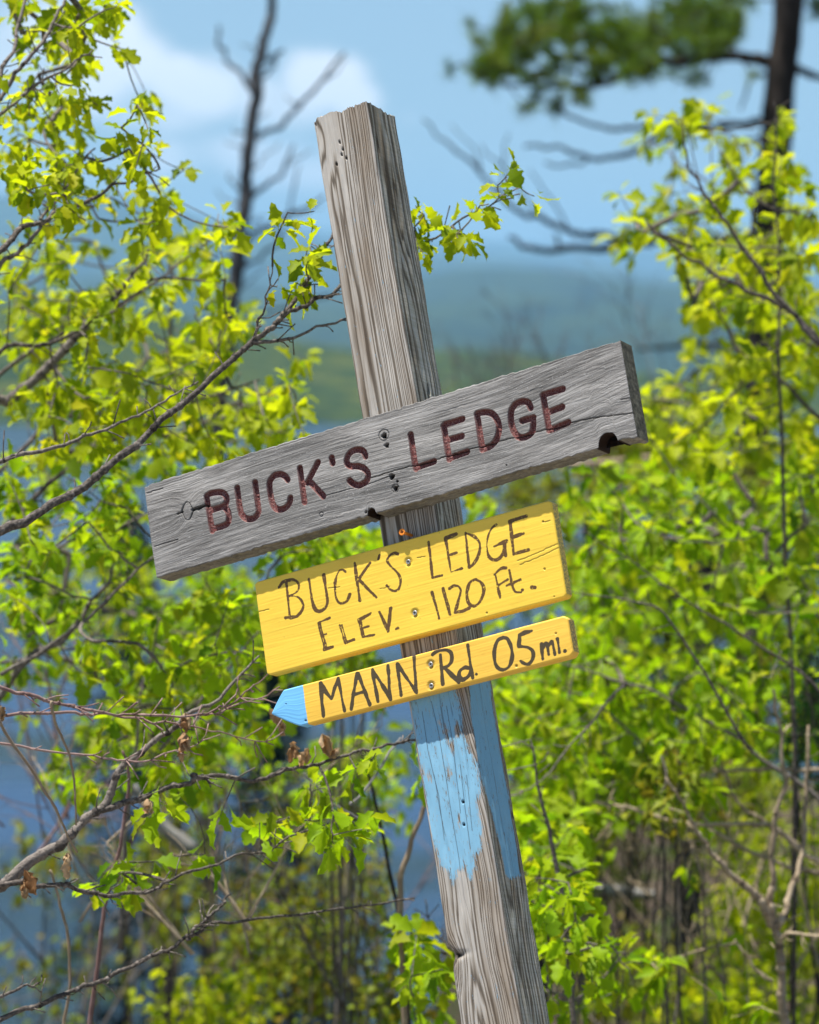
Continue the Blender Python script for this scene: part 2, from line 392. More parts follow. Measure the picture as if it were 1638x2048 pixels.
# ----------------------------------------------------------------------------
# the setting: ledge and slope, lake, hills, haze
# ----------------------------------------------------------------------------
def sstep(x, a, b):
    t = np.clip((x - a) / (b - a), 0, 1); return t * t * (3 - 2 * t)
def ground_z(x, y):
    x = np.asarray(x, float); y = np.asarray(y, float)
    s = sstep(x + 0.012 * y, -0.6, 1.6)
    g = np.maximum(0, y - 5.8)
    slope = 0.40 * (1 - s) + 0.105 * s
    far = np.maximum(0, y - 46) * (0.34 * s)
    z = -(g * slope + far)
    z = z + 0.05 * np.sin(x * 2.1 + y * .7) * np.cos(y * 1.3 - x) * np.minimum(1, g / 2)
    return np.maximum(z, -18.0)
def make_ground():
    ax = np.concatenate([-np.geomspace(1, 12000, 46)[::-1] - 3, np.linspace(-3.6, 6, 60), np.geomspace(1, 12000, 46) + 6])
    ay = np.concatenate([-np.geomspace(2, 9000, 14)[::-1], np.linspace(-1, 40, 110), np.geomspace(1, 200, 46) + 40])
    X, Y = np.meshgrid(ax, ay, indexing='ij'); Z = ground_z(X, Y)
    nx, ny = X.shape
    i = np.arange(nx - 1)[:, None] * ny + np.arange(ny - 1)[None]
    Q = np.stack([i, i + ny, i + ny + 1, i + 1], -1).reshape(-1, 4)
    m, nt, b, out = new_mat('leaf_litter'); setb(b, 0.95, 0.1)
    n1 = tex(nt, scale=(14, 14, 14), sc=1, det=6, rough=0.7); n2 = tex(nt, scale=(1.1, 1.1, 1.1), sc=1, det=3)
    c = ramp(nt, n1, [(0.3, (0.02, 0.016, 0.012)), (0.5, (0.075, 0.055, 0.038)), (0.68, (0.15, 0.115, 0.08)), (0.8, (0.22, 0.19, 0.15))])
    c = mix_col(nt, smooth(nt, n2, 0.5, 0.62), c, mix_col(nt, n1, (0.03, 0.05, 0.012), (0.07, 0.10, 0.02)))
    gc = nt.nodes.new('ShaderNodeTexCoord'); gs = nt.nodes.new('ShaderNodeSeparateXYZ'); nt.links.new(gc.outputs['Object'], gs.inputs[0])
    ledge = math_n(nt, 'SUBTRACT', 1.0, smooth(nt, math_n(nt, 'ADD', gs.outputs[1], math_n(nt, 'MULTIPLY', n2, 1.5)), 5.6, 7.0))
    c = mix_col(nt, ledge, c, mix_col(nt, n1, (0.20, 0.175, 0.14), (0.36, 0.325, 0.28)))   # bare granite ledge by the post
    nt.links.new(c, b.inputs['Base Color']); bump(nt, b, n1, 0.8, 0.05)
    tag(mesh_np('ground', np.stack([X, Y, Z], -1).reshape(-1, 3), Q, m), kind='structure')
make_ground()
LAKE_Z = -16.0
def make_lake():
    m, nt, b, out = new_mat('lake_water'); setb(b, 0.12, 0.30)
    b.inputs['Base Color'].default_value = (0.010, 0.034, 0.075, 1)
    n1 = tex(nt, scale=(0.5, 1.1, 1), sc=1, det=4, rough=0.6); bump(nt, b, n1, 0.8, 0.5)
    n3 = tex(nt, scale=(0.012, 0.05, 1), sc=1, det=4, rough=0.6)
    nt.links.new(math_n(nt, 'ADD', 0.03, math_n(nt, 'MULTIPLY', smooth(nt, n3, 0.4, 0.65), 0.35)), b.inputs['Roughness'])
    nt.links.new(mix_col(nt, smooth(nt, n3, 0.38, 0.66), (0.004, 0.016, 0.036), (0.014, 0.045, 0.10)), b.inputs['Base Color'])
    V = [(-9000, 30, LAKE_Z), (9000, 30, LAKE_Z), (9000, 13000, LAKE_Z), (-9000, 13000, LAKE_Z)]
    tag(mesh_np('lake', np.array(V, float), np.array([[0, 1, 2, 3]]), m, smooth_=False), kind='structure')
make_lake()
def mat_forest(name, cols, s):
    m, nt, b, out = new_mat(name); setb(b, 0.95, 0.05)
    n1 = tex(nt, scale=(s, s, s), sc=1, det=6, rough=0.65); n2 = tex(nt, scale=(s * 7, s * 7, s * 7), sc=1, det=3)
    v = math_n(nt, 'ADD', math_n(nt, 'MULTIPLY', n1, 0.7), math_n(nt, 'MULTIPLY', n2, 0.3))
    nt.links.new(ramp(nt, v, [(0.38 + 0.075 * i, c) for i, c in enumerate(cols)]), b.inputs['Base Color'])
    bump(nt, b, n2, 0.8, 8.0); return m
def hill(name, crest, D, foot, back, seed, rough, mat):
    px = np.array([c[0] for c in crest], float); py = np.array([c[1] for c in crest], float)
    n = 220
    xs = np.linspace(px[0], px[-1], n); ys = np.interp(xs, px, py)
    ys = np.convolve(np.pad(ys, 6, mode='edge'), np.ones(13) / 13, 'valid')
    rows = 16; t = np.linspace(0, 1, rows)
    prof = np.sin(np.clip(t, 0, 1) * math.pi / 2)
    nz_ = vnoise((n, rows + 6), 9, 2, seed) * rough
    V = np.zeros((n, rows + 6, 3))
    for k in range(rows + 6):
        if k < rows: d = foot + (D - foot) * t[k]; f = prof[k]
        else: d = D + (back - D) * (k - rows + 1) / 6; f = 1 - ((k - rows + 1) / 6) ** 1.5
        for i in range(n):
            c = at(xs[i], ys[i], D)
            dx_ = (xs[i] - 819) / F_PX * D
            V[i, k] = (dx_ * (0.25 * d / D + 0.75), d, LAKE_Z - 2.0 + (c[2] - LAKE_Z) * f + nz_[i, k] * min(f, 1) * (1 if 0 < k < rows + 5 else 0))
    ny = rows + 6
    i = np.arange(n - 1)[:, None] * ny + np.arange(ny - 1)[None]
    Q = np.stack([i, i + ny, i + ny + 1, i + 1], -1).reshape(-1, 4)
    tag(mesh_np(name, V.reshape(-1, 3), Q, mat), kind='structure')
G1 = [(0.012, 0.028, 0.009), (0.026, 0.050, 0.010), (0.055, 0.085, 0.010), (0.125, 0.130, 0.014)]
G2 = [(0.001, 0.004, 0.005), (0.006, 0.017, 0.009), (0.026, 0.044, 0.010)]
hill('hill', [(-2600, 560), (-900, 600), (-300, 610), (0, 590), (250, 600), (400, 640), (560, 672), (700, 690), (880, 690), (1000, 700), (1100, 716), (1250, 745), (1638, 770), (2400, 700), (4200, 600)], 1120, 800, 1400, 3, 2.0, mat_forest('spring_forest', G1, 0.075))
hill('hill', [(-2600, 640), (-500, 590), (200, 560), (450, 575), (700, 600), (870, 566), (1000, 552), (1150, 566), (1300, 592), (1638, 610), (2400, 560), (4200, 600)], 4600, 2400, 5600, 4, 8, mat_forest('distant_forest', G2, 0.014))
hill('mountain', [(-2600, 600), (-600, 540), (-200, 470), (0, 418), (120, 390), (200, 383), (290, 398), (380, 432), (470, 456), (600, 486), (760, 506), (870, 498), (980, 503), (1100, 520), (1200, 536), (1300, 560), (1500, 580), (2400, 600), (4200, 520)], 7200, 5400, 8600, 5, 9, mat_forest('mountain_forest', G2, 0.006))
hill('mountain', [(-2600, 520), (-300, 480), (300, 448), (480, 436), (640, 450), (800, 476), (900, 482), (1000, 474), (1150, 492), (1300, 508), (1638, 520), (2600, 500), (4200, 530)], 11000, 9200, 13000, 6, 10, mat_forest('far_mountain_forest', G2, 0.004))
def make_haze():
    m = bpy.data.materials.new('haze'); m.use_nodes = True; nt = m.node_tree; nt.nodes.clear()
    out = nt.nodes.new('ShaderNodeOutputMaterial'); v = nt.nodes.new('ShaderNodeVolumePrincipled')
    v.inputs['Color'].default_value = HAZE_COL; v.inputs['Density'].default_value = HAZE_D
    v.inputs['Anisotropy'].default_value = 0.0
    nt.links.new(v.outputs[0], out.inputs['Volume'])
    try: m.cycles.homogeneous_volume = True
    except Exception: pass
    x, y0, y1, z0, z1 = 20000, -12000, 17000, -19.2, 600
    V = np.array([(-x, y0, z0), (x, y0, z0), (x, y1, z0), (-x, y1, z0), (-x, y0, z1), (x, y0, z1), (x, y1, z1), (-x, y1, z1)], float)
    Q = np.array([[3, 2, 1, 0], [4, 5, 6, 7], [0, 1, 5, 4], [1, 2, 6, 5], [2, 3, 7, 6], [3, 0, 4, 7]])
    o = mesh_np('haze', V, Q, m, smooth_=False); tag(o, kind='stuff')
HAZE_COL = (0.34, 0.67, 1.0, 1); HAZE_D = 1.4e-4
make_haze()

# ----------------------------------------------------------------------------
# the signpost
# ----------------------------------------------------------------------------
RT = RW.T
def post_plane(px, py, z=0.0, axis=2):
    """where the view through a photo pixel meets the plane z = const (axis 2) or x = const (axis 0) of the signpost frame"""
    o = RT @ (EYEP - TW); d = RT @ (at(px, py, 1) - EYEP)
    return o + d * (z - o[axis]) / d[axis]
def seg_dist(P, pts):
    """distance of points P (n,2) to a polyline"""
    best = np.full(len(P), 1e9)
    for a, b in zip(pts[:-1], pts[1:]):
        a = np.asarray(a); b = np.asarray(b); ab = b - a
        t = np.clip(((P - a) @ ab) / (ab @ ab + 1e-15), 0, 1)
        best = np.minimum(best, np.linalg.norm(P - a - t[:, None] * ab, axis=1))
    return best
def poly_sd(P, poly):
    """signed distance, positive inside"""
    poly = np.asarray(poly); d = seg_dist(P, list(poly) + [poly[0]])
    ins = np.zeros(len(P), bool); j = len(poly) - 1
    for i in range(len(poly)):
        yi, yj, xi, xj = poly[i][1], poly[j][1], poly[i][0], poly[j][0]
        c = ((yi > P[:, 1]) != (yj > P[:, 1])) & (P[:, 0] < (xj - xi) * (P[:, 1] - yi) / (yj - yi + 1e-15) + xi)
        ins ^= c; j = i
    return np.where(ins, d, -d)

WP = 0.089
V_GROUND = TW[2] / (-RW[2, 1])
L_POST = V_GROUND + 0.35
post_base = TW + RW @ np.array([WP / 2, V_GROUND, WP / 2])
signpost = empty('signpost')
BASE_LOCAL = Vector((WP / 2, V_GROUND, WP / 2))
signpost.matrix_world = M_POST @ Matrix.Translation(BASE_LOCAL)
tag(signpost, 'leaning grey square wooden post with a blue paint blaze carrying three signs', 'signpost')
def post_child(o, mat_local=Matrix.Identity(4)):
    o.parent = signpost; o.matrix_parent_inverse = Matrix.Identity(4)
    o.matrix_basis = Matrix.Translation(-BASE_LOCAL) @ mat_local
    return o

def make_post():
    r = 0.0032
    nf, ns = 116, 76
    per = []   # x, z, nx, nz, face(0 front 1 right 2 other), coordinate
    def corner(cx, cz, a0, a1, face, k=4):
        for t in np.linspace(a0, a1, k + 2)[1:-1]:
            per.append((cx + r * math.cos(t), cz + r * math.sin(t), math.cos(t), math.sin(t), face))
    for x in np.linspace(r, WP - r, nf): per.append((x, 0, 0, -1, 0))
    corner(WP - r, r, -math.pi / 2, 0, 0)
    for z in np.linspace(r, WP - r, ns): per.append((WP, z, 1, 0, 1))
    corner(WP - r, WP - r, 0, math.pi / 2, 2, 2)
    for x in np.linspace(WP - r, r, 14): per.append((x, WP, 0, 1, 2))
    corner(r, WP - r, math.pi / 2, math.pi, 2, 2)
    for z in np.linspace(WP - r, r, 14): per.append((0, z, -1, 0, 2))
    corner(r, r, math.pi, 1.5 * math.pi, 2)
    per = np.array(per); m = len(per)
    v = np.concatenate([np.linspace(0, 1.32, 780), np.linspace(1.33, L_POST, 24)]); n = len(v)
    X = np.repeat(per[None, :, 0], n, 0); Z = np.repeat(per[None, :, 1], n, 0); Vv = np.repeat(v[:, None], m, 1)
    face = np.repeat(per[None, :, 4], n, 0)
    w1 = np.interp(v, np.linspace(0, L_POST, 300), vnoise((300, 2), 24, 1, 11)[:, 0])[:, None]
    w2 = np.interp(v, np.linspace(0, L_POST, 300), vnoise((300, 2), 14, 1, 12)[:, 0])[:, None]
    w3 = np.interp(v, np.linspace(0, L_POST, 300), vnoise((300, 2), 40, 1, 13)[:, 0])[:, None]
    # flat-sawn front: rings widen round u0 and crowd towards the right edge
    low = sstep(v, 0.80, 1.15)[:, None]
    u0 = (0.0185 + 0.0016 * w1) * (1 - low) + (0.0335 + 0.004 * w1) * low
    d = (0.024 + 0.003 * w3) * (1 - low) + (0.020 + 0.004 * w3) * low
    uu = X - u0
    ph = (np.sqrt(uu ** 2 + d ** 2) - d) / (0.0028 * (1 - low) + 0.0038 * low)
    # cathedral arches low on the post, a swirl round the knot
    arch = np.exp(-((Vv - 1.15) / 0.09) ** 2) * low
    ph = ph + low * (1.16 - Vv) * 8 * np.exp(-(uu / 0.022) ** 2)
    kx, kv = 0.006, post_plane(902, 1930)[1]
    kd = np.sqrt(((X - kx) / 0.016) ** 2 + ((Vv - kv) / 0.034) ** 2)
    ph = ph + 3.6 * np.exp(-kd ** 2) * (face == 0)
    kt = np.sqrt(((X - 0.012) / 0.016) ** 2 + ((Vv - 0.035) / 0.05) ** 2)
    ph = ph + 2.0 * np.exp(-kt ** 2) * (face == 0)
    ph = ph + 0.16 * w2 + 0.10 * vnoise((n, m), 40, 3, 14)
    zz = Z - (0.030 + 0.004 * w1)
    phs = (np.sqrt(zz ** 2 + (0.034 + 0.004 * w3) ** 2) - 0.034) / 0.0044 + 0.2 * w2 + 0.1 * vnoise((n, m), 40, 3, 15)
    ks = np.sqrt(((Z - 0.045) / 0.015) ** 2 + ((Vv - 0.17) / 0.06) ** 2)
    phs = phs + 1.6 * np.exp(-ks ** 2)
    ph = ph + 0.42 * np.sin(ph * 0.9 + 1.3) + 0.22 * np.sin(ph * 2.3 + Vv * 3)
    phs = phs + 0.42 * np.sin(phs * 0.8 + .4) + 0.2 * np.sin(phs * 2.1)
    ring = np.where(face == 1, phs, ph)
    fr = ring - np.floor(ring)
    prof = sstep(fr, 0.0, 0.45) * (1 - sstep(fr, 0.72, 1.0))
    # paint
    P2 = np.stack([X.ravel(), Vv.ravel()], 1); PS = np.stack([Z.ravel(), Vv.ravel()], 1)
    fpoly = [post_plane(*p)[:2] for p in [(806, 1370), (905, 1360), (915, 1400), (924, 1450), (935, 1500), (953, 1530), (961, 1575), (954, 1600), (961, 1640), (964, 1690), (949, 1712), (943, 1756), (930, 1735), (912, 1742), (906, 1766), (895, 1742), (884, 1735), (871, 1695), (856, 1660), (850, 1600), (836, 1500), (820, 1410)]]
    pf = poly_sd(P2, fpoly)
    for (px, py, rr_) in [(893, 1468, .006), (904, 1490, .005), (880, 1445, .004), (915, 1460, .006), (898, 1545, .004), (860, 1552, .004), (918, 1640, .003), (845, 1540, .004)]:
        c = post_plane(px, py); q = np.sqrt((P2[:, 0] - c[0]) ** 2 * 2.2 + ((P2[:, 1] - c[1]) / 1.8) ** 2)
        pf = np.minimum(pf, (q - rr_) * 1.0 + 0.001)
    spoly = [post_plane(*p, WP, 0)[[2, 1]] for p in [(938, 1360), (976, 1345), (984, 1400), (994, 1460), (1011, 1560), (1023, 1640), (1034, 1700), (1041, 1752), (1020, 1758), (1010, 1748), (1002, 1700), (990, 1650), (973, 1590), (958, 1530), (944, 1440)]]
    ps = poly_sd(PS, spoly)
    paint = np.where(face.ravel() == 0, pf, np.where(face.ravel() == 1, ps * 1.6, -0.05))
    paint = np.clip(paint / 0.012, -0.6, 0.46).reshape(n, m)
    disp = -0.0005 * (1 - prof) * (1 - 0.6 * np.clip(paint * 4, 0, 1)) + 0.0004 * vnoise((n, m), 20, 6, 16)
    splitd = np.full((n, m), 0.01)
    for ln_ in [[(245, 120), (290, 330), (330, 560), (360, 760), (410, 1060), (440, 1290), (500, 1500), (530, 1750)], [(335, 150), (365, 330), (388, 520), (420, 800)], [(190, 180), (225, 420), (290, 690), (322, 960)], [(415, 500), (445, 760), (480, 1010)], [(262, 560), (300, 800), (330, 930)], [(455, 560), (490, 900)], [(300, 150), (330, 330)]]:
        q_ = np.array([post_plane(780 + a_ / 2.976, 1360 + b_ / 2.976)[:2] for a_, b_ in ln_]); q_ = q_[np.argsort(q_[:, 1])]
        uc = np.interp(v, q_[:, 1], q_[:, 0])[:, None] + 0.0003 * w2
        splitd = np.where((face == 0) & (Vv > q_[0, 1]) & (Vv < q_[-1, 1]), np.minimum(splitd, np.abs(X - uc)), splitd)
    for (x_, va, vb) in [(0.062, 0.02, 0.16), (0.030, 0.20, 0.44), (0.0225, 0.30, 0.45), (0.072, 0.10, 0.30), (0.049, 0.28, 0.46)]:
        splitd = np.where((face == 0) & (Vv > va) & (Vv < vb), np.minimum(splitd, np.abs(X - x_ - 0.0006 * w1 - 0.0002 * w2) + 0.0002), splitd)
    hole = np.zeros((n, m))
    def pit(px, py, rad, dep, ax=2, stretch=1.0, z=0.0):
        nonlocal disp, hole
        c = post_plane(px, py, z, ax)
        h = (np.sqrt(((X if ax == 2 else Z) - c[0 if ax == 2 else 2]) ** 2 + ((Vv - c[1]) / stretch) ** 2))
        msk = (face == (0 if ax == 2 else 1)); k = np.clip((rad - h) / (rad * 0.4), 0, 1) * msk
        disp = disp - dep * k; hole = np.maximum(hole, np.clip(k * 1.4, 0, 1))
    for p in [(679, 284), (685.5, 298.5), (683, 309), (693, 316), (630, 247), (639, 320), (673, 328)]: pit(*p, 0.0018, 0.004, 2, 1.6)
    for p in [(926, 1603.6), (928, 1649)]: pit(*p, 0.0024, 0.004)
    pit(857.5, 777, 0.0034, 0.006, 0, 3.2, WP); pit(1026.5, 1630, 0.003, 0.006, 0, 2.0, WP); pit(759, 314, 0.0016, 0.004, 2, 2.5)
    # chipped left edge at the knot
    chip = np.exp(-((Vv - kv + 0.012) / 0.011) ** 2) * np.exp(-(X / 0.009) ** 2) * ((face == 0) | (X < 0.004))
    X = X + 0.006 * chip; disp = disp - 0.005 * chip * (face == 0)
    c2 = np.exp(-((Vv - post_plane(908, 1912)[1]) / 0.0045) ** 2) * np.exp(-((X - 0.008) / 0.014) ** 2) * (face == 0)
    disp = disp - 0.006 * c2; hole = np.maximum(hole, np.clip(c2 * 1.5 - 0.4, 0, 1))
    X = X + per[None, :, 2] * disp; Z = Z + per[None, :, 3] * disp
    # ragged saw-cut top
    jr_ = np.random.default_rng(5); jag = np.interp(np.arange(m), np.sort(jr_.uniform(0, m, m // 5)), jr_.standard_normal(m // 5)) * 0.0012 + np.interp(np.arange(m), np.linspace(0, m, 14), jr_.standard_normal(14)) * 0.0012 + 0.0016 * (1 - prof[0])
    jag[:9] += np.linspace(0.003, 0, 9)
    fall = np.exp(-v / 0.012)[:, None]
    Vv = Vv + jag[None] * fall
    V = np.stack([X, Vv, Z], -1).reshape(-1, 3)
    i = np.arange(n - 1)[:, None] * m; j = np.arange(m)[None]; j2 = (j + 1) % m
    Q = np.stack([i + j, i + j2, i + m + j2, i + m + j], -1).reshape(-1, 4)
    V = np.concatenate([V, V[:m], [[WP / 2, 0.002, WP / 2]]])
    o0 = n * m
    T = np.stack([o0 + (np.arange(m) + 1) % m, o0 + np.arange(m), np.full(m, o0 + m)], -1)
    ex = lambda a, k=0.0: np.concatenate([a.ravel(), a.ravel()[:m], [k]])
    o = mesh_np('post', V, [Q, T], mat_post(), None, True, {'ring': ex(ring), 'paint': ex(paint, -.6), 'hole': ex(hole), 'side': ex((face == 1) * 1.0), 'split': ex(splitd, .01)})
    post_child(o)
    return o
post = make_post()

def board_frame(u, v, th):
    return Matrix.Translation((u, v, -0.0009)) @ Matrix.Rotation(th, 4, 'Z')
class Board:
    """a plank as a fine height field: x along it, y down it, front face at z = -T"""
    def __init__(s, u, v, th, x0, x1, H, T, res, top=None, bot=None, bevel=0.002):
        s.u, s.v, s.th, s.T, s.H = u, v, th, T, H
        s.nx = int((x1 - x0) / res) + 1; s.ny = int(H / res) + 1
        s.x = np.linspace(x0, x1, s.nx); t = np.linspace(0, 1, s.ny)
        s.tp = np.zeros(s.nx) if top is None else top(s.x); s.bt = np.full(s.nx, H) if bot is None else bot(s.x)
        s.X = np.repeat(s.x[:, None], s.ny, 1); s.Y = s.tp[:, None] + (s.bt - s.tp)[:, None] * t[None]
        s.P = np.stack([s.X.ravel(), s.Y.ravel()], 1)
        e = np.minimum(np.minimum(s.X - x0, x1 - s.X), np.minimum(s.Y - s.tp[:, None], s.bt[:, None] - s.Y))
        e = np.clip(e, 0, bevel); s.Z = -T + bevel - np.sqrt(np.maximum(0, bevel ** 2 - (bevel - e) ** 2))
        s.attrs = {}; s.side_attrs = {}
    def uv(s, px, py):
        p = post_plane(px, py, -s.T - 0.0009); dx_, dy_ = p[0] - s.u, p[1] - s.v
        c, n_ = math.cos(s.th), math.sin(s.th)
        return (dx_ * c + dy_ * n_, -dx_ * n_ + dy_ * c)
    def polys(s, strokes, off, sc, n=4):
        return [catmull([s.uv(off[0] + a / sc, off[1] + b / sc) for a, b in st], n) if len(st) > 2 else np.array([s.uv(off[0] + a / sc, off[1] + b / sc) for a, b in st]) for st in strokes]
    def dist(s, polys):
        d = np.full(len(s.P), 1e9)
        for pl in polys: d = np.minimum(d, seg_dist(s.P, pl))
        return d.reshape(s.nx, s.ny)
    def build(s, name, mat, end=(0.0, 0.0, 0.0, 0.0)):
        nx, ny = s.nx, s.ny; n0 = nx * ny
        V = np.stack([s.X, s.Y, s.Z], -1).reshape(-1, 3)
        i = np.arange(nx - 1)[:, None] * ny + np.arange(ny - 1)[None]
        Q = [np.stack([i, i + ny, i + ny + 1, i + 1], -1).reshape(-1, 4)]
        A = {k: [a.ravel()] for k, a in s.attrs.items()}
        A.setdefault('endgrain', [np.zeros(n0)])
        VV = [V]; n = n0
        idx = np.arange(n0).reshape(nx, ny)
        loops = [idx[:, 0], idx[-1, :], idx[::-1, -1], idx[0, ::-1]]      # top, right, bottom, left
        for li, lp in enumerate(loops):
            k = len(lp); rows = 5
            f = V[lp]; bk = f.copy(); bk[:, 2] = 0.0
            rr_ = np.linspace(0, 1, rows)
            W = f[None] + (bk - f)[None] * rr_[:, None, None]
            VV.append(W.reshape(-1, 3))
            ii = np.arange(rows - 1)[:, None] * k + np.arange(k - 1)[None]
            Q.append(n + np.stack([ii, ii + k, ii + k + 1, ii + 1], -1).reshape(-1, 4)); 
            for key in A:
                if key == 'endgrain': A[key].append(np.full(rows * k, end[li]))
                elif key in ('hole', 'tip'): A[key].append(np.tile(s.attrs[key].ravel()[lp], rows))
                elif key == 'ink': A[key].append(np.full(rows * k, 1.0))
                else: A[key].append(np.zeros(rows * k))
            n += rows * k
        tb = V[idx[:, 0]].copy(); bb = V[idx[:, -1]].copy(); tb[:, 2] = bb[:, 2] = 0
        VV += [tb, bb]
        j = np.arange(nx - 1)
        Q.append(np.stack([n + j, n + nx + j, n + nx + j + 1, n + j + 1], -1)); 
        for key in A: A[key].append(np.full(2 * nx, 1.0 if key == 'ink' else (-1.0 if key == 'tip' else 0.0)))
        o = mesh_np(name, np.concatenate(VV), [np.concatenate(Q)], mat, None, True, {k: np.concatenate(a) for k, a in A.items()})
        return post_child(o, board_frame(s.u, s.v, s.th))

def screw(board, px, py, mat, r=0.0034, proud=0.0006, name='screw'):
    x, y = board.uv(px, py); z = -board.T - proud
    o = screw_mesh(name, mat, r)
    o.parent = board.obj; o.matrix_parent_inverse = Matrix.Identity(4); o.matrix_basis = Matrix.Translation((x, y, z)) @ Matrix.Rotation(random.uniform(0, 1.5), 4, 'Z')
    return o
def screw_mesh(name, mat, r, shank=0.006, shank_r=0.4):
    g = Geo(); k = 20
    th = np.arange(k) * 2 * math.pi / k
    rings = [(0.30, 0.0012), (0.36, 0.0004), (0.80, 0.0), (1.0, 0.0006), (shank_r, 0.0030), (shank_r, 0.003 + shank)]
    V = [];
    for (q, z) in rings: V.append(np.stack([q * r * np.cos(th), q * r * np.sin(th), np.full(k, z)], 1))
    V = np.concatenate(V); Q = []; 
    for a in range(len(rings) - 1):
        j = np.arange(k); Q.append(np.stack([a * k + j, a * k + (j + 1) % k, (a + 1) * k + (j + 1) % k, (a + 1) * k + j], -1))
    fm = [0] * (k * (len(rings) - 1))
    V = np.concatenate([V, [[0, 0, 0.0016]]]); T = np.stack([(np.arange(k) + 1) % k, np.arange(k), np.full(k, len(V) - 1)], -1)
    # cross recess: four short dark slots
    extra = []; EQ = []
    for q in range(4):
        a = q * math.pi / 2; c, s_ = math.cos(a), math.sin(a)
        for (x, y) in ((0.2, -.09), (0.66, -.09), (0.66, .09), (0.2, .09)):
            extra.append(((x * c - y * s_) * r, (x * s_ + y * c) * r, -0.00012))
        b0 = len(V) + q * 4; EQ.append([b0, b0 + 1, b0 + 2, b0 + 3])
    V = np.concatenate([V, np.array(extra)])
    return mesh_np(name, V, [np.concatenate(Q), np.array(EQ), T], None, None, False, {'rnd': np.zeros(len(V))}, mats=[mat, M_RECESS], fmat=fm + [1] * 4 + [1] * k)
M_KNOT = simple_mat('dark_knot_wood', (0.016, 0.010, 0.007), (0.045, 0.026, 0.017), (200, 200, 200))
M_RECESS = simple_mat('screw_recess', (0.02, 0.018, 0.015), (0.03, 0.025, 0.02))
M_STEEL = simple_mat('galvanised_steel', (0.30, 0.31, 0.31), (0.50, 0.50, 0.48), (300, 300, 300), 0.5, 0.0003, 0.5, 0.3, 0.55)
M_BRASS = simple_mat('orange_coated_steel', (0.90, 0.26, 0.02), (0.95, 0.34, 0.04), (300, 300, 300), 0.4, 0.0002, 0.4, 0.1, 0.0)

